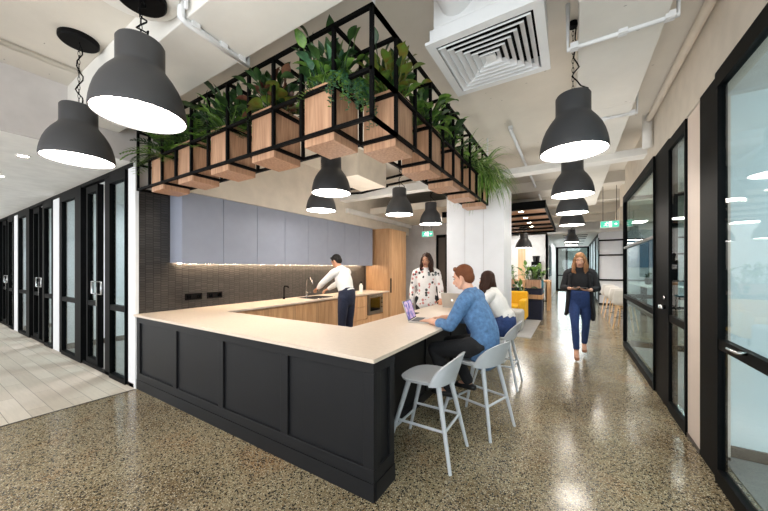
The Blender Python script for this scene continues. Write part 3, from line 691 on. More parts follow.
# ------------------------------------------------------------------ lamps
RIM = 2.39
prof = [(.235, 0), (.237, .010), (.233, .05), (.226, .09), (.213, .14), (.194, .187), (.168, .232), (.146, .262), (.130, .283), (.124, .295), (.121, .308), (.121, .438), (.113, .451), (.02, .455)]
_sh = {}
def lamp(x, y, top, label, rim=RIM, canopy=.13, chainz=True, group=None, cat='pendant lamp', s=1):
    t = thing('pendant_lamp', label, cat, (x, y, rim), group=group)
    if 'shade' not in _sh:
        k = MB(); ins = [(r-.006, z) for r, z in prof[:-1]]
        k.lathe(prof + [(.015, .449)] + list(reversed(ins)) + [(.235, 0)], (0,0,0), 48); bmesh.ops.remove_doubles(k.bm, verts=k.bm.verts, dist=.0001)
        _sh['shade'] = finish('shade', k, 'shade', t, local=True, smooth=True, auto=50)
        k = MB(); k.cyl((0,0,.010), (0,0,.014), .229, n=48); _sh['diff'] = finish('diffuser', k, 'lampglow', t, local=True)
    else:
        for q in ('shade', 'diff'):
            c = _sh[q].copy(); COL.objects.link(c); c.parent = t
    L = top-rim-.455
    k = MB()
    nl = max(2, int(L/.034))
    for i in range(nl):
        zc = .455+L*(i+.5)/nl; h = L/nl*.62
        pts = []
        for q in range(10):
            a = 2*math.pi*q/10; u = .007*math.cos(a); v = h*math.sin(a)
            pts.append((u if i % 2 else 0, 0 if i % 2 else u, zc+v))
        k.tube(pts, .0022, 5, closed=True)
    finish('chain', k, 'blackmetal', t, local=True)
    k = MB(); n = 14
    k.tube([(.09, 0, .452), (.10, 0, .48)]+[(.035*math.sin(i*1.5)*(1-i/n)+.02, .02*math.cos(i*1.1), .48+(L-.04)*i/n) for i in range(1, n)]+[(.03, 0, top-rim-.015)], .005, 6); finish('cord', k, 'blackmetal', t, local=True, smooth=True)
    k = MB(); k.lathe([(.001, 0), (canopy*.92, 0), (canopy, .012), (canopy, .042), (.001, .042)], (0, 0, top-rim-.042+.0), 32); finish('canopy', k, 'blackmetal', t, local=True, smooth=True, auto=40)
    return t
dr = finish('mounting_plate', MB().lathe([(.001, 0), (.25, 0), (.26, .02), (.26, .288), (.001, .288)], (-2.216, .74, 3.13), 40), 'beam', smooth=True, auto=40); origin(dr, (-2.216, .74, SL)); tag(dr, 'round white mounting drum above the largest front lamp', 'ceiling mount')
lamp(-2.216, .80, 3.13, 'biggest dark grey dome pendant lamp in front of the planters')
lamp(-3.549, .846, SL, 'smaller dark dome pendant hanging at the left beside the biggest lamp')
for x, y, lab in ((-2.50, 2.84, 'black dome pendant just under the hanging planters, nearer of an overlapping pair'), (-3.39, 3.61, 'black dome pendant partly hidden behind the nearer kitchen pendant'), (-2.51, 4.59, 'black dome pendant in the middle of the kitchen ceiling'), (-2.49, 5.92, 'black dome pendant next to the white wall above the standing woman')):
    lamp(x, y, SL, lab)
for y, lab in ((2.83, 'nearest and largest dark dome pendant over the corridor'), (4.49, 'second dark dome pendant along the corridor'), (5.96, 'third dark dome pendant along the corridor'), (7.63, 'fourth dark dome pendant along the corridor'), (12.7, 'small far pendant with its neck in view at the corridor end'), (14.2, 'furthest tiny pendant over the corridor')):
    lamp(.013, y, SL, lab, canopy=.03)
for x, y, lab in ((-1.75, 9.6, 'dark pendant low under the slatted canopy beside the white wall'), (-1.25, 10.3, 'smaller dark pendant under the slatted canopy further back')):
    lamp(x, y, 2.74, lab, rim=2.10)

# ------------------------------------------------------------------ hanging planter frame
P, BW = .311, .024
X0, Y0, ZB, ZM, ZTT = -1.067, 1.592, 2.43, 2.735, 3.13
NF, NR = 11, 10
hf = thing('planter_rack', 'black steel grid frame hung from the ceiling holding the wooden planter boxes', 'hanging frame', (X0, Y0, ZB))
def fb(nm, a, b_): finish(nm, MB().bar(a, b_, BW), 'blackmetal', hf)
xe = X0-NF*P; ye = Y0+NR*P
for z in (ZB, ZM, ZTT):
    nm = {ZB: 'bottom_rail', ZM: 'middle_rail', ZTT: 'top_rail'}[z]
    fb(nm, (xe-BW/2, Y0, z), (X0+BW/2, Y0, z)); fb(nm, (X0, Y0, z), (X0, ye+BW/2, z))
    if z != ZM:
        fb(nm, (xe, Y0+P, z), (X0-P, Y0+P, z)); fb(nm, (X0-P, Y0+P, z), (X0-P, ye, z))
for i in range(NF+1):
    x = X0-i*P
    fb('post', (x, Y0, ZB), (x, Y0, ZTT))
    if i: fb('post', (x, Y0+P, ZB), (x, Y0+P, ZTT))
    fb('cross_bar', (x, Y0, ZTT), (x, Y0+P, ZTT)); fb('cross_bar', (x, Y0, ZB), (x, Y0+P, ZB)); fb('cross_bar', (x, Y0, ZM), (x, Y0+P, ZM))
for i in range(1, NR+1):
    y = Y0+i*P
    fb('post', (X0, y, ZB), (X0, y, ZTT))
    if i > 1: fb('post', (X0-P, y, ZB), (X0-P, y, ZTT))
    fb('cross_bar', (X0, y, ZTT), (X0-P, y, ZTT)); fb('cross_bar', (X0, y, ZB), (X0-P, y, ZB)); fb('cross_bar', (X0, y, ZM), (X0-P, y, ZM))
for x, y in ((X0, Y0+.02), (X0-P*6, Y0+P), (xe, Y0+P), (X0, ye), (X0-P, Y0+5*P)):
    finish('hanger', MB().cyl((x, y, ZTT), (x, y, SL), .012), 'steelwhite', hf)
boxes = []
def planter(cx, cy, lab):
    t = thing('planter_box', lab, 'planter', (cx, cy, 2.37), group='wooden planter boxes in the hanging frame')
    h = P/2-.016; k = MB()
    z0, z1 = 2.365, 2.785
    k.box(cx-h, cx+h, cy-h, cy+h, z0, z0+.05)
    k.box(cx-h, cx-h+.018, cy-h, cy+h, z0+.05, z1); k.box(cx+h-.018, cx+h, cy-h, cy+h, z0+.05, z1); k.box(cx-h+.018, cx+h-.018, cy-h, cy-h+.018, z0+.05, z1); k.box(cx-h+.018, cx+h-.018, cy+h-.018, cy+h, z0+.05, z1)
    finish('body', k, 'planter', t); finish('soil', box(cx-h+.02, cx+h-.02, cy-h+.02, cy+h-.02, 2.6, 2.74), 'soil', t)
    boxes.append((cx, cy))
front = ['first planter box left of the frame corner, under the big-leafed plant', 'second planter box left of the frame corner, in the front row', 'middle planter box of the front row', 'planter box second from the left end of the frame', 'planter box at the far left end of the frame']
rear = ['first planter box on the corridor side, next to the frame corner', 'second planter box on the corridor side', 'third planter box on the corridor side', 'fourth planter box on the corridor side', 'last planter box on the corridor side, against the white wall']
for i in range(5): planter(X0-P*(1.5+2*i), Y0+P/2, front[i])
for i in range(5): planter(X0-P/2, Y0+P*(1.5+2*i), rear[i])
# plants
rnd = random.Random(11)
def radial(el, az): return V((math.cos(az)*math.cos(el), math.sin(az)*math.cos(el), math.sin(el)))
def broad(mb, c, n, L, w, el=(20, 80), droop=.9, stem=.1, mats=(0,1), spread=.09):
    for i in range(n):
        az = rnd.uniform(0, 2*math.pi); e = R(rnd.uniform(*el)); d = radial(e, az)
        s = rnd.uniform(.7, 1.15); st = stem*s*rnd.uniform(.7, 1.4)
        b0 = V(c)+V((rnd.uniform(-spread, spread), rnd.uniform(-spread, spread), 0)); b1 = b0+d*st+V((0,0,st*.5))
        mb.mi = rnd.choice(mats); mb.tube([b0, (b0+b1)/2+V((0,0,.01)), b1], .004, 4)
        mb.leaf(b1, d, L*s, w*s, droop, 6, rnd.uniform(-.5, .5))
def fern(mb, c, n, L, mats=(0,1), el=(10, 75), droop=1.3, lw=.11):
    for i in range(n):
        az = rnd.uniform(0, 2*math.pi); d = radial(R(rnd.uniform(*el)), az); s = rnd.uniform(.7, 1.1)
        p = V(c)+V((rnd.uniform(-.06, .06), rnd.uniform(-.06, .06), 0)); st = 12; mb.mi = rnd.choice(mats); pts = [p.copy()]
        for j in range(st):
            d = (d+V((0,0,-1))*(droop/st*(.5+j/st))).normalized(); p = p+d*(L*s/st); pts.append(p.copy())
            sd = d.cross(V((0,0,1))).normalized(); ll = lw*s*math.sin(math.pi*min(1, (j+1.5)/(st+1.5)))**.7
            for q in (-1, 1): mb.leaf(p, sd*q+d*.5+V((0,0,.05)), ll, .022, .35, 2)
        mb.tube(pts, .003, 3)
def spider(mb, c, n, L, mats=(0,1), el=(10, 80), droop=2.6, w=.018, az_=(0, 2*math.pi)):
    for i in range(n):
        az = rnd.uniform(*az_); d = radial(R(rnd.uniform(*el)), az); mb.mi = rnd.choice(mats)
        mb.leaf(V(c)+V((rnd.uniform(-.05, .05), rnd.uniform(-.05, .05), 0)), d, L*rnd.uniform(.6, 1.15), w, droop*rnd.uniform(.7, 1.2), 9, 0, prof=lambda t: 1-t**2*.9)
def trailing(mb, c, drop, n, mats=(0,1), lw=.022, dirs=None):
    for i in range(n):
        az = rnd.uniform(*dirs) if dirs else rnd.uniform(0, 2*math.pi); r = rnd.uniform(.02, .06)
        p = V(c)+V((math.cos(az)*.10, math.sin(az)*.10, .03)); pts = [p.copy()]; d = V((math.cos(az), math.sin(az), .3)); LL = drop*rnd.uniform(.5, 1.1); k = int(LL/.018)
        for j in range(k):
            d = (d+V((rnd.uniform(-.15, .15), rnd.uniform(-.15, .15), -.22))).normalized(); p = p+d*.02; pts.append(p.copy())
            a2 = rnd.uniform(0, 6.28); mb.mi = rnd.choice(mats)
            mb.leaf(p, (math.cos(a2), math.sin(a2), rnd.uniform(-.3, .4)), lw*rnd.uniform(.8, 1.3), lw*.8, .3, 2)
        mb.tube(pts, .002, 3)
def plant(i, name, label, mats, fn):
    cx, cy = boxes[i]; mb = MB(); fn(mb, (cx, cy, 2.74))
    for q in mb.bm.verts:
        q.co.z = min(q.co.z, SL-.02)
        if q.co.x < -.85: q.co.y = min(q.co.y, 4.955)
        q.co.x = max(q.co.x, -4.235)
    o = finish(name, mb, mats, smooth='leaf'); origin(o, (cx, cy, 2.74))
    tag(o, label, 'plant'); return o
def f0(mb, c):
    broad(mb, c, 150, .115, .068, (0, 88), .9, .19, (0,1,2,0), .12); fern(mb, c, 20, .28, (1,0))
plant(0, 'calathea', 'big bushy plant with broad dark patterned leaves left of the frame corner', ['green1', 'green2', 'green3'], f0)
o = plant(0, 'string_of_pearls', 'bright small-leafed trailer spilling toward the frame corner', ['green3', 'green2'], lambda mb, c: trailing(mb, (c[0]+.10, c[1]-.04, c[2]+.03), .34, 60, (0,0,1), .026, (R(-70), R(40))))
def f1(mb, c):
    broad(mb, c, 110, .115, .066, (0, 88), .9, .18, (0,0,2), .10); broad(mb, c, 18, .13, .11, (-10, 40), 1.2, .1, (1,), .08); trailing(mb, c, .2, 16, (0,))
plant(1, 'rubber_plant', 'maroon and green leafed plant in the second front box', ['green1', 'green4', 'maroon'], f1)
def f2(mb, c):
    broad(mb, c, 100, .16, .065, (0, 88), 1.0, .19, (0,0,1), .11); fern(mb, c, 24, .32, (0,1))
plant(2, 'peace_lily', 'dark glossy leafed plant in the middle front box', ['green1', 'green2'], f2)
plant(3, 'fern', 'full bright green fern in the box second from the left end', ['green1', 'green2'], lambda mb, c: (fern(mb, c, 60, .42, (0,1,1), (5, 88), 1.1, .12), broad(mb, c, 30, .18, .05, (50, 88), .5, .2, (0,))))
plant(4, 'boston_fern', 'arching fern reaching out at the left end of the planter frame', ['green1', 'green2'], lambda mb, c: fern(mb, c, 60, .44, (0,1,1), (5, 80), 1.4, .13))
def f5(mb, c):
    broad(mb, c, 140, .115, .06, (10, 88), .7, .18, (0,0,1), .10); broad(mb, c, 16, .15, .06, (0, 50), 1.2, .08, (2,), .09)
plant(5, 'croton', 'olive and amber leafed plant in the first corridor-side box', ['green4', 'green1', 'green2'], f5)
def f6(mb, c):
    broad(mb, c, 100, .13, .075, (-5, 88), 1.1, .17, (0,1,1), .10); broad(mb, (c[0]+.1, c[1]-.1, c[2]), 12, .22, .06, (-30, 20), 1.6, .05, (0,1), .04)
plant(6, 'pothos', 'light green pothos leaning out of the second corridor-side box', ['green1', 'green2'], f6)
plant(7, 'monstera', 'broad leafed green plant in the third corridor-side box', ['green1', 'green2'], lambda mb, c: broad(mb, c, 130, .125, .07, (-5, 88), 1.0, .19, (0,1), .10))
plant(8, 'palm_fern', 'feathery green plant in the fourth corridor-side box', ['green1', 'green2', 'spider'], lambda mb, c: (fern(mb, c, 30, .36, (0,1), (10, 85), 1.3, .10), spider(mb, (c[0]+.08, c[1], c[2]+.03), 160, .5, (1,2), (10, 80), 2.2)))
def f9(mb, c):
    spider(mb, (c[0]+.10, c[1]-.06, c[2]+.03), 150, .62, (0,1), (0, 70), 3.4, .026, (R(-110), R(30))); spider(mb, c, 90, .5, (0,1), (0, 75), 3.0, .024); spider(mb, (c[0]+.12, c[1]-.04, c[2]+.03), 150, .62, (0,1), (-10, 40), 3.0, .016); broad(mb, c, 6, .24, .08, (20, 60), .8, .08, (1,))
plant(9, 'spider_plant', 'striped spider plant trailing against the top of the white wall', ['green2', 'spider'], f9)
# ------------------------------------------------------------------ stools
def stool(label, x, y, rot, first=[None]):
    """local: sitter faces +Y, back at -Y"""
    if first[0]:
        return copy_tree(first[0], (x, y, 0), rot, label)
    t = thing('bar_stool', label, 'bar stool', (0,0,0), 0, 'pale grey bar stools along the counter'); first[0] = t
    # seat: rounded slab dished in the middle
    k = MB(); n = 40; rows_t, rows_b = [], []
    def outl(a, s):
        c, q = math.cos(a), math.sin(a); e = .72
        return .215*s*math.copysign(abs(c)**e, c), .19*s*math.copysign(abs(q)**e, q)+.0
    for s in (0.02, .3, .55, .78, .93, 1):
        rt, rb = [], []
        for j in range(n):
            a = 2*math.pi*j/n; px, py = outl(a, s)
            dish = -.016*(1-s*s) - (.012*max(0, py/.19)**2)
            edge = -.006 if s == 1 else 0
            rt.append(k.bm.verts.new((px, py, .628+dish+edge))); rb.append(k.bm.verts.new((px*.97, py*.97, .596+dish*.5-edge*1.0)))
        rows_t.append(rt); rows_b.append(rb)
    k.skin(rows_t, False); k.skin(rows_b, False)
    k.face(rows_t[0]); k.face(list(reversed(rows_b[0])))
    for j in range(n): k.face([rows_t[-1][j], rows_b[-1][j], rows_b[-1][(j+1)%n], rows_t[-1][(j+1)%n]])
    finish('seat', k, 'stool', t, local=True, smooth=True, auto=50)
    # back: curved plate hugging the rear of the seat, straight lower lip, rounded top
    k = MB(); nu, nv = 26, 8; A, B_ = [], []
    for j in range(nu+1):
        u = -1+2*j/nu; ra, rb = [], []
        h = .205*max(0, 1-abs(u)**2.3)**.5
        for v in range(nv+1):
            tt = v/nv; z = .600+tt*(h+.014); lean = .075*tt*(h/.205)
            for lst, off in ((ra, 0), (rb, .013)):
                lst.append(k.bm.verts.new(((.222+off*.6)*math.sin(u*R(78))/math.sin(R(78)), -.205-off-lean+.105*abs(u)**2.2, z)))
        A.append(ra); B_.append(rb)
    for j in range(nu):
        for v in range(nv):
            k.face([A[j][v], A[j+1][v], A[j+1][v+1], A[j][v+1]]); k.face([B_[j][v], B_[j][v+1], B_[j+1][v+1], B_[j+1][v]])
        k.face([A[j][0], B_[j][0], B_[j+1][0], A[j+1][0]]); k.face([A[j][nv], A[j+1][nv], B_[j+1][nv], B_[j][nv]])
    for j in (0, nu):
        for v in range(nv): k.face([A[j][v], A[j][v+1], B_[j][v+1], B_[j][v]])
    finish('backrest', k, 'stool', t, local=True, smooth=True, auto=60)
    legs = {}
    for sx in (-1, 1):
        for sy in (-1, 1):
            a, b = V((sx*.125, sy*.12-.02, .60)), V((sx*.21, sy*.265, 0)); legs[sx, sy] = (a, b)
            finish('leg', MB().cyl(b, a, .0125, .021, 14), 'stool', t, local=True, smooth=True, auto=40)
    at = lambda s, z: legs[s][1].lerp(legs[s][0], z/.60)
    for (s0, s1, z) in (((-1,1), (1,1), .20), ((-1,-1), (-1,1), .27), ((1,-1), (1,1), .27), ((-1,-1), (1,-1), .27)):
        finish('stretcher', MB().cyl(at(s0, z), at(s1, z), .0105, n=10), 'stool', t, local=True, smooth=True, auto=40)
    t.location = (x, y, 0); t.rotation_euler = (0,0,rot); MW[t.name] = Matrix.Translation((x,y,0)) @ Matrix.Rotation(rot, 4, 'Z')
    return t
stool('empty pale grey bar stool nearest the counter corner', -1.0, 2.31, R(90))
stool('pale grey bar stool carrying the man in the blue denim shirt', -.768, 2.95, R(90-18))
stool('pale grey bar stool under the seated woman by the white wall', -.81, 4.14, R(90))

# ------------------------------------------------------------------ laptops
def laptop(label, x, y, rot, open_deg=108, apple=False, W=.31, D=.215):
    """local: user sits at -Y looking +Y; hinge at +Y edge"""
    t = thing('laptop', label, 'laptop', (x, y, ZT), rot)
    finish('base', box(-W/2, W/2, -D/2, D/2, 0, .014), 'silver', t, local=True, bevel=.004)
    finish('keyboard', box(-W/2+.025, W/2-.025, -.01, D/2-.02, .014, .0152), 'keys', t, local=True)
    finish('trackpad', box(-.05, .05, -D/2+.012, -.02, .014, .0146), 'steel', t, local=True)
    a = R(open_deg-90); up = V((0, math.sin(a), math.cos(a))); nr = V((0, math.cos(a), -math.sin(a))); o = V((0, D/2-.004, .014))
    def slab(x0, x1, u0, u1, t0, t1):
        k = MB(); v = [k.bm.verts.new(o+V((xx, 0, 0))+up*u+nr*q) for q in (t0, t1) for xx, u in ((x0,u0), (x1,u0), (x1,u1), (x0,u1))]
        for q in ((3,2,1,0),(4,5,6,7),(0,1,5,4),(1,2,6,5),(2,3,7,6),(3,0,4,7)): k.face([v[i] for i in q])
        return k
    lid = finish('lid', slab(-W/2, W/2, 0, D, 0, .007), 'silver', t, local=True, bevel=.002)
    finish('bezel', slab(-W/2+.003, W/2-.003, .003, D-.003, -.0012, 0), 'blackglass', lid, local=True)
    finish('screen', slab(-W/2+.010, W/2-.010, .012, D-.010, -.0018, -.0012), 'screen', lid, local=True)
    if apple:   # small lit fruit emblem on the lid
        k = MB(); cc = o+up*(D/2)+nr*.0075
        pts = []
        for j in range(28):
            a_ = 2*math.pi*j/28; r = .015*(1-.14*math.exp(-((a_-math.pi/2)/.35)**2)-.10*math.exp(-((a_-3*math.pi/2)/.3)**2))
            px, pz = -r*math.cos(a_), r*math.sin(a_)
            dd = math.hypot(px-(-.0175), pz-.001)          # bite
            if dd < .0065: f = .0065/max(dd, .0001); px, pz = -.0175+(px+.0175)*f, .001+(pz-.001)*f
            pts.append((px, pz))
        for q, (z0) in enumerate((0,)):
            va = [k.bm.verts.new(cc+V((px,0,0))+up*pz) for px, pz in pts]; vb = [k.bm.verts.new(cc+V((px,0,0))+up*pz+nr*.0006) for px, pz in pts]
            k.face(va); k.face(list(reversed(vb)))
            for j in range(28): k.face([va[j], vb[j], vb[(j+1)%28], va[(j+1)%28]])
        c2 = cc+up*.0185; va = [k.bm.verts.new(c2+V((-.002+.003*i,0,0))+up*(j*.007+i*.003)+nr*.0004) for i, j in ((0,-.5), (1,-.3), (1,.5), (0,.3))]; k.face(va)
        finish('emblem', k, 'logo', lid, local=True)
    return t
laptop('open laptop with a bright picture on screen used by the man in denim', -1.366, 3.003, R(90+11))
laptop('silver laptop seen from the back of its lid, beside the standing woman', -1.43, 4.31, R(180), 110, apple=True)
bk_ = thing('phone', 'dark phone lying by the inner counter edge near the open laptop', 'phone', (-1.66, 3.42, ZT))
finish('body', box(-1.70, -1.62, 3.35, 3.49, ZT, ZT+.009), 'blackglass', bk_, bevel=.003)

# ------------------------------------------------------------------ people
def remesh(mb, vox=.0055, sm=3):
    me = bpy.data.meshes.new('tmp'); bmesh.ops.recalc_face_normals(mb.bm, faces=mb.bm.faces); mb.bm.to_mesh(me); mb.bm.free()
    o = bpy.data.objects.new('tmp', me); COL.objects.link(o)
    m = o.modifiers.new('r', 'REMESH'); m.mode = 'VOXEL'; m.voxel_size = vox
    if sm: s = o.modifiers.new('s', 'SMOOTH'); s.factor = .5; s.iterations = sm
    dg = bpy.context.evaluated_depsgraph_get(); ev = o.evaluated_get(dg); me2 = bpy.data.meshes.new_from_object(ev)
    bm = bmesh.new(); bm.from_mesh(me2); bpy.data.objects.remove(o); bpy.data.meshes.remove(me); bpy.data.meshes.remove(me2)
    k = MB(); k.bm.free(); k.bm = bm; return k
def v(*a): return V(a)
def hand(mb, wrist, d, n, thumb, curl=.5, s=1):
    """wrist position, d finger direction, n palm normal (the side the fingers curl to), thumb side vector"""
    d = V(d).normalized(); n = (V(n)-d*V(n).dot(d)).normalized(); sd = d.cross(n).normalized()
    if sd.dot(V(thumb)) < 0: sd = -sd
    w = V(wrist); kn = w+d*.085*s
    mb.chain([w-d*.01, w+d*.035*s, kn], [(.026*s, .019*s), (.037*s, .016*s), (.040*s, .013*s)], side=sd, n=12, sub=3)
    for i, (o, L) in enumerate(((.030, .070), (.010, .080), (-.010, .074), (-.030, .058))):
        b = kn+sd*o*s-d*.012*s; q = [b]; cd = (d+sd*o*1.2).normalized(); seg = L*s/3
        for j in range(3):
            cd = (cd+n*curl*(.35+.35*j)).normalized(); q.append(q[-1]+cd*(seg+(.004 if j == 0 else 0)))
        mb.chain(q, [.0088*s, .0085*s, .0078*s, .0068*s], side=sd, n=8, sub=2)
    b = w+d*.022*s+sd*.024*s; q = [b]; cd = (sd*.8+d*.75+n*.25).normalized()
    for j in range(3): q.append(q[-1]+cd*.026*s); cd = (cd+d*.35+n*curl*.25).normalized()
    mb.chain(q, [.0125*s, .011*s, .0095*s, .008*s], side=d, n=8, sub=2)
def face_rot(f, up=(0,0,1)):
    f = V(f).normalized(); x = f.cross(V(up)).normalized(); u = x.cross(f); return Matrix((x, f, u)).transposed()   # cols: right, forward, up
def head(mb, c, rot, s=1):
    c = V(c); P_ = lambda *a: c+rot@(V(a)*s)
    mb.ell(P_(0,-.012,.028), (.074*s, .094*s, .092*s), 20, 14, rot)
    mb.ell(P_(0,.020,-.028), (.059*s, .072*s, .080*s), 18, 12, rot)      # face
    mb.ell(P_(0,.046,-.082), (.034*s, .034*s, .026*s), 14, 10, rot)      # chin
    mb.chain([P_(-.052,-.005,-.045), P_(-.030,.040,-.088), P_(.030,.040,-.088), P_(.052,-.005,-.045)], [.018*s, .018*s, .018*s, .018*s], side=rot@V((0,0,1)), n=8)
    mb.chain([P_(0,.078,.012), P_(0,.094,-.012), P_(0,.108,-.032), P_(0,.092,-.042)], [.008*s, .010*s, .0125*s, .010*s], side=rot@V((1,0,0)), n=8)  # nose
    mb.chain([P_(-.046,.066,.026), P_(0,.084,.026), P_(.046,.066,.026)], [.010*s, .010*s, .010*s], side=rot@V((0,0,1)), n=8)      # brow
    mb.chain([P_(-.02,.078,-.062), P_(0,.085,-.060), P_(.02,.078,-.062)], [.010*s, .011*s, .010*s], side=rot@V((0,0,1)), n=8)
    for q in (-1, 1):
        mb.ell(P_(q*.040,.056,-.022), (.020*s, .020*s, .018*s), 10, 8, rot)
        mb.ell(P_(q*.076,-.010,-.008), (.009*s, .018*s, .030*s), 10, 8, rot)
def face_parts(p, c, rot, s=1, browm='hair_brown'):
    c = V(c); P_ = lambda *a: c+rot@(V(a)*s)
    for q in (-1, 1):
        e = finish('eye', MB().ell(P_(q*.030,.078,.004), (.0115*s, .009*s, .0058*s), 12, 8, rot), 'eye', p, local=True, smooth=True)
        finish('iris', MB().ell(P_(q*.030,.0865,.004), (.0062*s, .003*s, .0056*s), 10, 6, rot), 'iris', e, local=True, smooth=True)
        finish('eyebrow', MB().chain([P_(q*.014,.092,.030), P_(q*.034,.086,.034), P_(q*.052,.070,.028)], [.003*s, .0038*s, .0025*s], side=rot@V((0,0,1)), n=6), browm, p, local=True, smooth=True)
    k = MB(); k.chain([P_(-.021,.083,-.060), P_(0,.0935,-.059), P_(.021,.083,-.060)], [(.0045*s, .0045*s)]*3, side=rot@V((0,0,1)), n=8); k.chain([P_(-.018,.083,-.067), P_(0,.0925,-.068), P_(.018,.083,-.067)], [(.005*s, .005*s)]*3, side=rot@V((0,0,1)), n=8)
    finish('lips', k, 'lip', p, local=True, smooth=True)
def torso_pts(J, s, extra=0, fem=False, to_neck=True):
    pv, ch, sh, nk = V(J['pelvis']), V(J['chest']), V(J['shoulder']), V(J['neck'])
    wst = pv.lerp(ch, .5)+V(J.get('bend', (0,0,0)))
    w = [.165, .135 if fem else .150, .150 if fem else .168, .150 if fem else .175]
    dp = [.115, .092 if fem else .108, .115 if fem else .118, .085]
    pts = [pv+V((0,0,-.05)), pv+V((0,0,.03)), wst, ch, sh]
    rads = [(w[0]*s*.94, dp[0]*s), (w[0]*s, dp[0]*s), (w[1]*s, dp[1]*s), (w[2]*s, dp[2]*s), (w[3]*s*.86, dp[3]*s)]
    return pts, [(a+extra, b+extra) for a, b in rads]
def person(label, J, loc, rot, mats, fem=False, s=1, hair=None, sleeves=.95, trouser_mat='black_cloth', shirt_mat='white_shirt', skirt_len=.10, headdir=(0,1,-.1), browm='hair_brown', shoes='shoe', category='person', heel=False, tuck=False, beard=None, extra_fn=None, ankle=.93):
    p = thing('person', label, category, loc, rot)
    b = MB(); X = (1,0,0)
    pts, rd = torso_pts(J, s, 0, fem); b.chain(pts, rd, side=J.get('side', X), n=24, sub=5)
    sh, nk, hc = V(J['shoulder']), V(J['neck']), V(J['head'])
    b.chain([sh+V((0,0,-.03)), nk, nk.lerp(hc, .55)], [(.075*s, .062*s), (.052*s, .054*s), (.050*s, .054*s)], side=J.get('side', X), n=16)
    hr = face_rot(headdir); head(b, hc, hr, s*(.96 if fem else 1.0))
    k_arm = .85 if fem else 1.0
    for q, sd in (('l', -1), ('r', 1)):
        S, E_, W_ = V(J['s'+q]), V(J['e'+q]), V(J['w'+q])
        b.chain([sh.lerp(S, .45), S, S.lerp(E_, .5), E_], [(.060*s, .055*s), (.057*s*k_arm,)*2, (.048*s*k_arm,)*2, (.040*s*k_arm,)*2], side=(0,0,1), n=14)
        b.chain([E_, E_.lerp(W_, .35), W_], [(.040*s*k_arm,)*2, (.041*s*k_arm,)*2, (.027*s*k_arm, .024*s*k_arm)], side=(0,0,1), n=14)
        hd = J['h'+q]; hand(b, W_, hd[0], hd[1], hd[2], hd[3], .92 if fem else 1)
        H_, K_, A_, T_ = V(J['hp'+q]), V(J['k'+q]), V(J['a'+q]), V(J['t'+q])
        b.chain([H_+V((0,0,.02)), H_.lerp(K_, .4), K_], [.088*s, .078*s, .056*s], side=X, n=16)
        b.chain([K_, K_.lerp(A_, .35), A_], [.055*s, .053*s, .035*s], side=X, n=14)
        b.chain([A_+V((0,0,-.01)), A_.lerp(T_, .5)+V((0,0,.0)), T_], [(.034*s, .036*s), (.038*s, .028*s), (.036*s, .018*s)], side=X, n=12)
    finish('body', remesh(b), mats, p, local=True, smooth=True)
    face_parts(p, hc, hr, s*(.96 if fem else 1.0), browm)
    # shirt
    b = MB(); pts, rd = torso_pts(J, s, .016, fem)
    if tuck: pts = [V(J['pelvis'])+V((0,0,.115))]+pts[2:]; rd = [(rd[1][0]*.93, rd[1][1]*.93)]+rd[2:]
    if not tuck: pts[0] = pts[0]+V((0, 0, -skirt_len)); rd[0] = (rd[0][0]+.012, rd[0][1]+.014)
    b.chain(pts, rd, side=J.get('side', X), n=28, sub=6)
    b.chain([sh+V((0,0,-.03)), sh.lerp(nk, .55)], [(.095*s, .078*s), (.066*s, .066*s)], side=J.get('side', X), n=16)
    for q in 'lr':
        S, E_, W_ = V(J['s'+q]), V(J['e'+q]), V(J['w'+q])
        en = E_.lerp(W_, sleeves)
        ss = 1.0 if not fem else .9
        b.chain([sh.lerp(S, .4), S, S.lerp(E_, .5), E_], [(.078*s*ss, .070*s*ss), (.074*s*ss,)*2, (.064*s*ss,)*2, (.056*s*ss,)*2], side=(0,0,1), n=16)
        b.chain([E_, E_.lerp(en, .5), en], [(.056*s*ss,)*2, (.055*s*ss,)*2, (.047*s*ss if sleeves < .6 else .038*s*ss,)*2], side=(0,0,1), n=16)
        if sleeves < .6: b.chain([en-(en-E_).normalized()*.02, en+(en-E_).normalized()*.012], [.056*s*ss, .054*s*ss], side=(0,0,1), n=16)
    finish('shirt', remesh(b, .008, 4), shirt_mat, p, local=True, smooth=True)
    if not fem:
        ax = (nk-sh).normalized(); k = MB(); bs = sh.lerp(nk, .72); sd = V((1,0,0)); fw = ax.cross(sd); fw = fw if fw.y > 0 else -fw
        k.tube([bs+sd*(.069*math.cos(a_))+fw*(.068*math.sin(a_))-ax*(.018*math.sin(a_)) for a_ in [2*math.pi*j/20 for j in range(20)]], .012, 8, closed=True)
        k.tube([bs+sd*(.072*math.cos(a_))+fw*(.071*math.sin(a_))-ax*(.014+.018*math.sin(a_)) for a_ in [2*math.pi*j/20 for j in range(20)]], .011, 8, closed=True)
        finish('collar', remesh(k, .006, 2), shirt_mat, p, local=True, smooth=True)
    # trousers
    b = MB(); pv = V(J['pelvis'])
    b.chain([pv+V((0,0,-.07)), pv+V((0,0,.0)), pv+V((0,0,.09))], [(.172*s, .126*s), (.184*s, .134*s), (.180*s, .132*s)] if tuck else [(.162*s, .118*s), (.168*s, .120*s), (.150*s, .104*s)], side=J.get('side', X), n=24)
    for q in 'lr':
        H_, K_, A_ = V(J['hp'+q]), V(J['k'+q]), V(J['a'+q]); lf = .84 if fem else 1
        b.chain([H_+V((0,0,.02)), H_.lerp(K_, .4), K_], [.100*s, .092*s*max(lf,.93), .070*s*lf], side=X, n=18)
        b.chain([K_, K_.lerp(A_, .35), K_.lerp(A_, ankle)], [.070*s*lf, .068*s*lf, .056*s*lf], side=X, n=16)
    finish('trousers', remesh(b, .009, 4), trouser_mat, p, local=True, smooth=True)
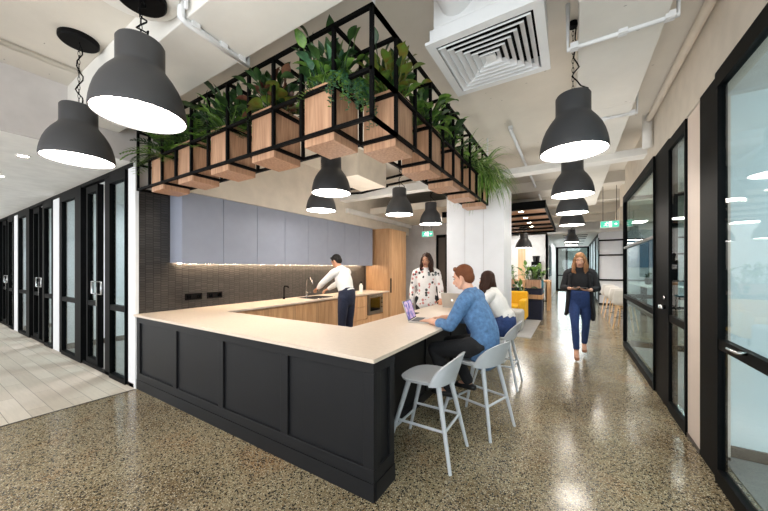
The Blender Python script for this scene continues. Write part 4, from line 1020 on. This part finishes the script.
    for q in 'lr':
        A_, T_ = V(J['a'+q]), V(J['t'+q]); d = (T_-A_); d.z = 0; d.normalize()
        k = MB()
        if heel:
            k.chain([A_+V((0,0,-.045))-d*.03, A_.lerp(T_, .5)+V((0,0,-.022)), T_+V((0,0,-.008))+d*.02], [(.036,.014), (.038,.012), (.036,.016)], side=d.cross(V((0,0,1))), n=12)
            k.cyl(A_+V((0,0,-.05))-d*.035, V((A_.x, A_.y, max(0, T_.z-.022)))-d*.04, .014, .008, 8)
            k.chain([A_+V((0,.0,.012))+d*.038, A_+V((0,0,.012))-d*.038], [(.038,.008),(.038,.008)], side=d.cross(V((0,0,1))), n=10)
            k.chain([T_+V((0,0,.022))-d*.03, T_+V((0,0,.014))], [(.040,.008),(.040,.008)], side=d.cross(V((0,0,1))), n=10)
        else:
            k.chain([A_+V((0,0,-.035))-d*.045, A_+V((0,0,-.03))+d*.02, A_.lerp(T_, .6)+V((0,0,-.012)), T_+d*.035+V((0,0,-.002))], [(.040,.034), (.043,.040), (.049,.032), (.044,.024)], side=d.cross(V((0,0,1))), n=14)
        finish('shoe', remesh(k, .006, 2), shoes, p, local=True, smooth=True)
    if hair: hair(p, hc, hr, s)
    if extra_fn: extra_fn(p, J)
    return p
def short_hair(m, vol=1.0):
    def fn(p, c, rot, s):
        c = V(c); P_ = lambda *a: c+rot@(V(a)*s); b = MB()
        b.ell(P_(0,-.024,.043), (.083*s*vol, .094*s, .088*s), 22, 14, rot)
        b.ell(P_(0,-.058,-.005), (.072*s*vol, .058*s, .072*s), 18, 12, rot)
        b.chain([P_(-.045,.044,.090), P_(0,.054,.104), P_(.045,.044,.090)], [.018*s, .020*s, .018*s], side=rot@V((0,0,1)), n=10)
        for q in (-1, 1): b.chain([P_(q*.068,.030,.05), P_(q*.073,.008,.010), P_(q*.070,.004,-.018)], [.012*s, .010*s, .006*s], side=rot@V((0,0,1)), n=8)
        finish('hair', remesh(b, .006, 1), m, p, local=True, smooth=True)
    return fn
def beard(m):
    def fn(p, J): pass
    return fn
def long_hair(m, length=.36, tips=None, back=.0, fwd=True):
    def fn(p, c, rot, s):
        c = V(c); P_ = lambda *a: c+rot@(V(a)*s); b = MB()
        b.ell(P_(0,-.022,.040), (.083*s, .096*s, .088*s), 22, 14, rot); b.ell(P_(0,-.062,-.03), (.080*s, .052*s, .10*s), 18, 12, rot)
        dn = V((0,0,-1)); rg = rot@V((1,0,0)); fw = rot@V((0,1,0)); rr = random.Random(5)
        def lock(ax, ay, L, r, out):
            a = P_(ax, ay, .03); q = [a]
            for j in range(1, 6): q.append(a+dn*(L*j/5)+rg*(math.copysign(out, ax)*math.sin(j*.9)*.5+math.copysign(out, ax)*j/6)+fw*(.018*math.sin(j*1.7+ax*40))+rg*(.012*math.sin(j*2.1+ay*60)))
            b.chain(q, [(r*1.1, r), (r*1.2, r), (r*1.3, r), (r*1.2, r), (r*.9, r*.7), (r*.4, r*.35)], side=rg, n=10)
        for ax, ay, L, r in ((-.070, .012, length*.9, .021), (.070, .012, length*.9, .021), (-.066, -.03, length, .026), (.066, -.03, length, .026), (-.045, -.075, length, .03), (.045, -.075, length, .03), (0, -.085, length*1.03, .034), (-.060, .045, length*.75, .016), (.060, .045, length*.75, .016)):
            lock(ax, ay, L+rr.uniform(-.02, .02), r*s, .022)
        h = remesh(b, .007, 1)
        finish('hair', h, m, p, local=True, smooth=True)
    return fn
# seated man in denim: local +Y is towards the counter
DN = (0, .35, -1)
J = dict(pelvis=(0,0,.765), chest=(0,.075,1.06), shoulder=(0,.125,1.215), neck=(0,.155,1.285), head=(0,.215,1.405), bend=(0,-.035,0),
 sl=(-.185,.125,1.20), el=(-.225,.255,.955), wl=(-.125,.515,.965), hl=((.25,1,-.10), (0,-.15,-1), (1,.2,0), .35),
 sr=(.185,.125,1.20), er=(.24,.27,.96), wr=(.13,.50,.965), hr=((-.35,1,-.10), (0,-.15,-1), (-1,.2,0), .35),
 hpl=(-.10,.02,.755), kl=(-.17,.44,.70), al=(-.15,.28,.325), tl=(-.16,.42,.285),
 hpr=(.10,.02,.755), kr=(.17,.43,.70), ar=(.13,.20,.325), tr=(.14,.34,.285))
person('man in a blue denim shirt with rolled sleeves typing on a laptop at the counter', J, (-.70, 2.97, -.02), R(90-4), 'skin', s=1.0, hair=short_hair('hair_red'), sleeves=.42, trouser_mat='black_cloth', shirt_mat='denim', headdir=(0,1,-.28), browm='hair_red', skirt_len=.04)
# woman on the third stool
J = dict(pelvis=(0,0,.765), chest=(0,.10,1.03), shoulder=(0,.165,1.165), neck=(0,.195,1.235), head=(0,.235,1.345), bend=(0,-.03,0),
 sl=(-.16,.165,1.15), el=(-.20,.30,.955), wl=(-.10,.50,.965), hl=((.5,1,-.1), (0,-.1,-1), (1,.2,0), .4),
 sr=(.16,.165,1.15), er=(.20,.30,.955), wr=(.08,.50,.965), hr=((-.5,1,-.1), (0,-.1,-1), (-1,.2,0), .4),
 hpl=(-.09,.02,.755), kl=(-.12,.42,.70), al=(-.11,.26,.325), tl=(-.11,.37,.285),
 hpr=(.09,.02,.755), kr=(.12,.42,.70), ar=(.11,.26,.325), tr=(.11,.37,.285))
person('woman in a white top and blue jeans sitting on the stool by the white wall', J, (-.715, 4.14, -.02), R(90), 'skin2', fem=True, s=.95, hair=long_hair('hair_brown', .33), sleeves=.9, trouser_mat='jeans', shirt_mat='white_shirt', headdir=(.15,1,-.15), tuck=True)
# woman standing at the end of the counter
J = dict(pelvis=(0,0,1.0), chest=(0,.0,1.27), shoulder=(0,-.01,1.415), neck=(0,.005,1.49), head=(0,.025,1.61), bend=(0,.015,0),
 sl=(-.165,-.01,1.40), el=(-.225,.03,1.16), wl=(-.22,.19,.985), hl=((.1,.9,-.4), (0,-.3,-1), (1,.2,0), .3),
 sr=(.165,-.01,1.40), er=(.23,-.03,1.14), wr=(.235,.05,.90), hr=((0,.15,-1), (-1,.1,0), (0,1,0), .4),
 hpl=(-.09,0,.98), kl=(-.10,.02,.54), al=(-.10,-.01,.11), tl=(-.11,.12,.045),
 hpr=(.09,0,.98), kr=(.10,.02,.54), ar=(.11,-.02,.11), tr=(.12,.11,.045))
person('woman in a white floral blouse and black trousers standing behind the bar', J, (-2.02, 4.62, 0), R(205), 'skin2', fem=True, s=.98, hair=long_hair('hair_brown', .34), sleeves=.9, trouser_mat='black_cloth', shirt_mat='floral', headdir=(.42,1,-.12), skirt_len=.06)
# man at the sink
J = dict(pelvis=(0,0,.97), chest=(0,.07,1.26), shoulder=(0,.13,1.42), neck=(0,.17,1.495), head=(0,.24,1.60), bend=(0,-.01,0),
 sl=(-.19,.13,1.40), el=(-.235,.33,1.235), wl=(-.13,.555,1.11), hl=((.15,1,-.45), (0,-.5,-1), (1,.2,0), .7),
 sr=(.19,.13,1.40), er=(.235,.32,1.22), wr=(.12,.53,1.08), hr=((-.15,1,-.45), (0,-.5,-1), (-1,.2,0), .7),
 hpl=(-.10,0,.95), kl=(-.11,.03,.51), al=(-.12,-.02,.085), tl=(-.14,.12,.03),
 hpr=(.10,0,.95), kr=(.12,.03,.51), ar=(.12,.04,.085), tr=(.14,.18,.03))
person('man in a white shirt and navy trousers bending over the kitchen sink', J, (-3.42, 4.30, 0), R(92), 'skin2', hair=short_hair('hair_black'), sleeves=.93, trouser_mat='navy', shirt_mat='white_shirt', headdir=(-.05,1,-.55), browm='hair_black', skirt_len=.02, tuck=True)
# woman walking down the corridor
def tablet_cardigan(p, J):
    k = MB()
    # open cardigan hanging at the sides and back
    for q in (-1, 1):
        k.chain([V((q*.13,-.01,1.36)), V((q*.15,-.01,1.10)), V((q*.165,-.01,.92)), V((q*.185,-.03,.74)), V((q*(.19+.01*q),-.03,.70-.06*(q<0)))], [(.045,.115), (.04,.12), (.038,.125), (.034,.12), (.03,.10)], side=(1,0,0), n=16)
    k.chain([V((0,-.10,1.34)), V((0,-.12,1.0)), V((0,-.14,.70))], [(.15,.02), (.17,.02), (.18,.018)], side=(1,0,0), n=16)
    finish('cardigan', remesh(k, .009, 4), 'black_cloth', p, local=True, smooth=True)
J = dict(pelvis=(0,0,.99), chest=(0,.0,1.27), shoulder=(0,-.01,1.42), neck=(0,.01,1.49), head=(0,.035,1.61), bend=(0,.015,0),
 sl=(-.165,-.01,1.40), el=(-.24,.03,1.15), wl=(-.12,.235,1.13), hl=((.9,.45,.05), (0,-.2,1), (0,.3,1), .5),
 sr=(.165,-.01,1.40), er=(.24,.03,1.15), wr=(.13,.235,1.15), hr=((-.9,.45,.0), (0,-.2,1), (0,.3,1), .5),
 hpl=(-.085,0,.97), kl=(-.085,-.06,.55), al=(-.07,-.27,.19), tl=(-.07,-.17,.075),
 hpr=(.085,0,.97), kr=(.07,.14,.56), ar=(.05,.13,.145), tr=(.045,.27,.035))
person('woman with long blond hair in black top and blue jeans walking along the corridor', J, (.125, 6.0, 0), R(180), 'skin', fem=True, s=.98, hair=long_hair('hair_blond', .36), sleeves=.55, trouser_mat='jeans', shirt_mat='black_cloth', headdir=(.1,1,-.25), shoes='tan', heel=True, tuck=True, extra_fn=tablet_cardigan)
tb = thing('notebook', 'dark notebook held in both hands by the walking woman', 'notebook', (.125, 5.69, 1.17), R(180))
finish('cover', box(-.10, .10, -.075, .075, -.004, .006), 'shoe', tb, local=True, bevel=.003)

# ------------------------------------------------------------------ lounge beyond the white wall
r = finish('rug', box(-3.2, -.72, 7.05, 9.75, 0, .012), 'rug'); origin(r, (-2, 8.4, 0)); tag(r, 'pale grey rug on the polished floor of the lounge', 'rug')
s_ = thing('sofa', 'yellow sofa in the lounge beyond the white wall', 'sofa', (-1.9, 8.75, .012))
finish('seat', box(-2.55, -1.10, 8.40, 9.15, .16, .44), 'yellow', s_, bevel=.03); finish('backrest', box(-2.55, -1.0, 9.0, 9.22, .16, .84), 'yellow', s_, bevel=.04); finish('armrest', box(-1.14, -.98, 8.40, 9.02, .16, .66), 'yellow', s_, bevel=.03)
finish('cushion', box(-1.8, -1.15, 8.38, 8.98, .43, .52), 'yellow', s_, bevel=.03)
for x, y in ((-2.5, 8.5), (-1.1, 8.5), (-2.5, 9.1), (-1.1, 9.1)): finish('leg', MB().cyl((x, y, .012), (x, y, .16), .02), 'blackmetal', s_)
k = MB(); k.chain([V((-2.0,7.72,.27)), V((-1.25,7.72,.27))], [(.235,.24),(.235,.24)], side=(0,0,1), n=24)
ot = thing('ottoman', 'light grey upholstered ottoman in front of the yellow sofa', 'ottoman', (-1.35, 7.75, .012))
finish('body', box(-1.75, -.95, 7.45, 8.0, .05, .50), 'ottoman', ot, bevel=.05); finish('base', box(-1.68, -1.02, 7.52, 7.94, .012, .05), 'blackmetal', ot); k.bm.free()
pc = thing('planter_cabinet', 'black room divider cabinet with an oak shelf under the plants', 'cabinet', (-1.2, 9.85, 0))
finish('body', box(-1.14, -.70, 9.60, 10.1, 0, .56), 'navy', pc); finish('shelf', box(-1.16, -.68, 9.58, 10.12, .60, .72), 'oak', pc); finish('upper_body', box(-1.14, -.70, 9.60, 10.1, .72, .90), 'navy', pc)
finish('post', box(-1.12, -.72, 9.7, 10.0, .56, .60), 'navy', pc)
pc2 = thing('planter_cabinet', 'black room divider cabinet partly behind the white wall', 'cabinet', (-2.0, 9.85, 0)); finish('body', box(-2.55, -1.3, 9.62, 10.08, 0, .90), 'navy', pc2)
for i, (x0, x1, lab, pl_) in enumerate(((-1.10, -.74, 'oak trough planter on the black divider', 'leafy green plant in the oak trough on the divider'), (-2.1, -1.42, 'oak trough planter half hidden by the white wall', 'leafy green plant right beside the edge of the white wall'))):
    b_ = thing('trough_planter', lab, 'planter', ((x0+x1)/2, 9.85, .9)); finish('body', box(x0, x1, 9.66, 10.04, .90, 1.14), 'planter', b_)
    finish('soil', box(x0+.03, x1-.03, 9.70, 10.0, 1.14, 1.145), 'soil', b_)
    mb = MB()
    for q in range(3): broad(mb, (x0+(x1-x0)*(q+.5)/3, 9.85, 1.12), 22, .15, .09, (5, 85), 1.0, .2, (0,1), .1)
    o = finish('pothos', mb, ['green1', 'green2'], smooth='leaf'); origin(o, ((x0+x1)/2, 9.85, 1.13)); tag(o, pl_, 'plant')
mb = MB(); broad(mb, (-1.28, 9.5, .62), 26, .20, .10, (10, 85), 1.0, .25, (0,1), .12); o = finish('philodendron', mb, ['green1', 'green2'], smooth='leaf'); origin(o, (-1.28, 9.5, .5)); tag(o, 'green plant between the sofa and the divider', 'plant')
fp = thing('floor_pot', 'dark pot between the yellow sofa and the divider', 'pot', (-1.28, 9.5, .012)); finish('body', MB().lathe([(.001, 0), (.12, 0), (.14, .6), (.12, .6), (.11, .55), (.001, .55)], (-1.28, 9.5, .012), 24), 'navy', fp, smooth=True, auto=40)
# kitchenette with coffee machine
kc = thing('coffee_counter', 'low white counter against the far lounge wall', 'counter', (-1.9, 14.6, 0)); finish('body', box(-2.55, -1.0, 14.35, 14.98, 0, .92), 'white', kc); finish('worktop', box(-2.55, -.98, 14.32, 14.98, .92, .96), 'oak', kc)
cm = thing('coffee_machine', 'tall black coffee machine on the far counter', 'coffee machine', (-1.25, 14.6, .96))
finish('body', box(-1.45, -1.1, 14.42, 14.9, .96, 1.75), 'blackframe', cm, bevel=.01); finish('hopper', MB().cyl((-1.28, 14.65, 1.75), (-1.28, 14.65, 2.0), .12, .15, 16), 'blackglass', cm); finish('display', box(-1.40, -1.18, 14.405, 14.42, 1.45, 1.6), 'chrome', cm); finish('drip_tray', box(-1.42, -1.12, 14.36, 14.42, .98, 1.05), 'steel', cm)
dt = thing('high_table', 'orange-brown wooden high table beyond the divider', 'table', (-.85, 12.4, 0))
finish('tabletop', box(-1.5, -.62, 12.0, 12.9, .98, 1.04), 'oak', dt)
for x, y in ((-1.45, 12.05), (-.67, 12.05), (-1.45, 12.85), (-.67, 12.85)): finish('leg', box(x-.05, x+.05, y-.05, y+.05, 0, .98), 'oak', dt)
finish('footrest', box(-1.42, -.70, 12.03, 12.07, .3, .34), 'blackmetal', dt)
tc = thing('tub_chair', 'teal chair at the wooden high table', 'chair', (-.95, 11.6, 0)); finish('backrest', box(-1.15, -.78, 11.45, 11.5, .72, 1.1), 'teal', tc, bevel=.02); finish('seat', box(-1.15, -.78, 11.5, 11.85, .66, .72), 'teal', tc, bevel=.02)
for x, y in ((-1.12, 11.5), (-.81, 11.5), (-1.12, 11.82), (-.81, 11.82)): finish('leg', MB().cyl((x, y, 0), (x, y, .66), .014), 'blackmetal', tc)
# white stools and the high table on the far right
ht = thing('high_table', 'white high table with white chairs beyond the corridor glazing', 'table', (1.9, 10.9, 0))
finish('tabletop', box(1.55, 2.3, 9.2, 12.6, 1.0, 1.04), 'white', ht)
for y in (9.5, 12.3): finish('leg', box(1.85, 2.0, y-.04, y+.04, 0, 1.0), 'blackmetal', ht)
def far_chair(label, x, y, first=[None]):
    if first[0]: return copy_tree(first[0], (x, y, 0), R(70), label)
    t = thing('counter_chair', label, 'chair', (0,0,0), 0, 'white shell stools with wooden legs at the far high table'); first[0] = t
    k = MB(); k.chain([V((.2,0,.60)), V((0,0,.58)), V((-.17,0,.62)), V((-.22,0,.78)), V((-.235,0,.94))], [(.19,.018),(.21,.02),(.21,.02),(.20,.016),(.16,.014)], side=(0,1,0), n=16)
    finish('shell', k, 'white', t, local=True, smooth=True)
    for sx in (-1, 1):
        for sy in (-1, 1): finish('leg', MB().cyl((sx*.22, sy*.2, 0), (sx*.13, sy*.12, .58), .013, .018, 10), 'lightwood', t, local=True)
    finish('footrest', MB().tube([(-.19,-.17,.28), (.19,-.17,.28), (.19,.17,.28), (-.19,.17,.28)], .008, 8, closed=True), 'blackmetal', t, local=True)
    t.location = (x, y, 0); t.rotation_euler = (0,0,R(70)); return t
far_chair('nearest white shell stool with wooden legs beyond the glazing', 1.12, 9.3)
far_chair('second white shell stool with wooden legs beyond the glazing', 1.13, 10.3)
far_chair('third white shell stool with wooden legs beyond the glazing', 1.10, 11.3)
far_chair('furthest white shell stool with wooden legs beyond the glazing', 1.10, 12.3)
pp = thing('pot_plant', 'small dark potted plant on the far white high table', 'plant', (1.75, 10.6, 1.04)); finish('pot', MB().lathe([(.001,0),(.06,0),(.08,.16),(.07,.16),(.001,.14)], (1.75, 10.6, 1.04), 16), 'blackmetal', pp)
mb = MB(); broad(mb, (1.75, 10.6, 1.18), 14, .12, .06, (20, 85), .8, .06, (0,), .03); finish('foliage', mb, ['green1'], pp, smooth='leaf')
ps = finish('poster', box(2.2, 3.1, 7.42, 7.44, 1.55, 2.35), 'bluescreen') if False else None
nb = finish('pinboard', box(1.75, 2.65, 15.12, 15.165, 1.5, 2.55), 'bluescreen'); origin(nb, (2.2, 15.15, 2)); tag(nb, 'blue panel on the far white wall seen through the glazing', 'wall panel')
# a desk and chair in the far glazed room
dk_ = thing('desk', 'white desk in the far glazed room on the right', 'desk', (2.9, 5.4, .006)); finish('desktop', box(2.1, 3.6, 4.9, 5.9, .70, .73), 'oak', dk_)
for x, y in ((2.15, 4.95), (3.55, 4.95), (2.15, 5.85), (3.55, 5.85)): finish('leg', box(x-.02, x+.02, y-.02, y+.02, .006, .70), 'blackmetal', dk_)

# ------------------------------------------------------------------ exit signs
def exit_sign(label, c, w, h, rod_top):
    """hangs on two rods; faces -Y"""
    x, y, z = c; t = thing('exit_sign', label, 'exit sign', (x, y, z+h/2))
    finish('body', box(x-w/2, x+w/2, y-.02, y+.02, z-h/2, z+h/2), 'white', t, bevel=.004)
    finish('face', box(x-w/2+.01, x+w/2-.01, y-.024, y-.02, z-h/2+.01, z+h/2-.01), 'signgreen', t)
    yy = y-.026
    k = MB(); sx, u = x-w*.12, h/100   # door + running man, white
    k.box(sx+16*u, sx+52*u, yy, yy+.003, z-36*u, z+36*u)
    finish('doorway', k, 'signwhite', t)
    k = MB(); mx = x-w*.17
    k.ell((mx+4*u, yy, z+27*u), (7*u, .003, 7*u), 10, 6)
    for a, b_, r_ in (((2,17),(-8,-6),6.5), ((2,17),(16,6),3), ((16,6),(22,12),2.6), ((0,14),(-16,12),3), ((-16,12),(-22,2),2.6), ((-8,-6),(8,-14),3.8), ((8,-14),(4,-34),3.4), ((-8,-6),(-18,-20),3.8), ((-18,-20),(-34,-22),3.2)):
        k.cyl((mx+a[0]*u, yy, z+a[1]*u), (mx+b_[0]*u, yy, z+b_[1]*u), r_*u, n=6)
    bmesh.ops.scale(k.bm, vec=(1,.12,1), space=Matrix.Translation((0,-yy,0)), verts=k.bm.verts)
    finish('running_figure', k, 'signwhite', t)
    k = MB(); ax = x+w*.30
    k.box(ax-16*u, ax+4*u, yy, yy+.003, z-5*u, z+5*u)
    a = [k.bm.verts.new((ax+px*u, q, z+pz*u)) for q in (yy, yy+.003) for px, pz in ((2,18),(22,0),(2,-18))]
    k.face(a[:3]); k.face(a[3:][::-1]); [k.face([a[i], a[(i+1)%3], a[3+(i+1)%3], a[3+i]]) for i in range(3)]
    finish('arrow', k, 'signwhite', t)
    for sx in (-.35, .35): finish('rod', MB().cyl((x+sx*w, y, z+h/2), (x+sx*w, y, rod_top), .005, n=8), 'blackmetal', t)
    return t
exit_sign('green running-figure exit sign hanging over the right side of the corridor', (.76, 8.72, 2.49), .36, .16, SL)
exit_sign('green exit sign hanging at the end of the kitchen by the dark door', (-3.42, 7.9, 2.43), .34, .16, 2.8)

# ------------------------------------------------------------------ light
def area(loc, rot, sx, sy, power, col=(1,1,1), name='light'):
    l = bpy.data.lights.new(name, 'AREA'); l.shape = 'RECTANGLE'; l.size = sx; l.size_y = sy; l.energy = power; l.color = col
    o = bpy.data.objects.new(name, l); COL.objects.link(o); o.location = loc; o.rotation_euler = rot; return o
area((-1, -3.9, 1.5), (R(100), 0, 0), 10, 2.3, 150, (.93,.96,1), 'back_fill')  # fill lamp added behind the camera at the back wall openings
area((-13, -3.9, 1.5), (R(90), 0, 0), 8, 2.2, 150, (.93,.96,1), 'left_fill')  # second added fill lamp, brightens the left floor and glazing
area((.1, -1.1, .8), (R(180), 0, 0), 3, 1.6, 70, (1,.98,.95), 'ceiling_fill_back')  # added lamp without a fixture, aimed up to lift the ceiling
area((-2.7, 4.1, 1.85), (R(180), 0, 0), 1.0, 2.2, 20, (1,.93,.84), 'kitchen_ceiling_fill')  # added upward fill for the kitchen ceiling, no fixture
area((0, 8.2, 1.9), (R(180), 0, 0), 1.2, 3, 22, (1,.95,.88), 'corridor_ceiling_fill')  # unseen lamp added to brighten the corridor ceiling from below
area((0, 4.6, 1.9), (R(180), 0, 0), 1.2, 2.2, 11, (1,.97,.92), 'corridor_near_fill')  # weaker upward fill added for the near corridor ceiling
area((4.5, 19, 2.9), (0, 0, 0), 3, 4, 60, (.95,.98,1), 'far_area_lamp')  # bare area lamp aimed down, no fixture modelled
area((-.0, 20, 2.85), (0, 0, 0), 1.2, 4, 60, (.95,.98,1), 'corridor_end_light')
area((0, 25.5, 1.5), (R(90), 0, R(180)), 2, 2.4, 60, (.93,.96,1), 'corridor_end_area')  # bare area lamp facing back along the corridor
area((-1.0, 1.0, 3.05), (0,0,0), .1, .1, .1, (1,.9,.8), 'spare') if False else None
for x, y in ((-2.4, 6.7), (-1.9, 11), (2.4, 9), (.4, 10)):
    area((x, y, 2.65 if x < 2 and y != 11 else 2.6), (0,0,0), .5, .5, 22, (1,.93,.85), 'down_area_lamp')  # bare square area lamps aimed down, no fixtures modelled
w = bpy.data.worlds.new('world'); scene.world = w; w.use_nodes = True
bg = w.node_tree.nodes['Background']; bg.inputs[0].default_value = (.92,.96,1,1); bg.inputs[1].default_value = 1.6

# ------------------------------------------------------------------ camera
cam = bpy.data.cameras.new('camera'); co = bpy.data.objects.new('camera', cam); COL.objects.link(co); scene.camera = co
cam.sensor_width = 36; cam.lens = 304.6*36/768; cam.shift_y = 12.5/768; cam.clip_start = .05
co.location = (0, 0, 1.48); co.rotation_euler = (R(90), 0, R(31.55))
vs = scene.view_settings; vs.view_transform = 'Standard'; vs.look = 'None'; vs.gamma = 1; vs.use_curve_mapping = False; vs.exposure = 0.55
scene.cycles.use_denoising = True
scene.cycles.max_bounces = 8; scene.cycles.transparent_max_bounces = 16
scene.cycles.sample_clamp_indirect = 6
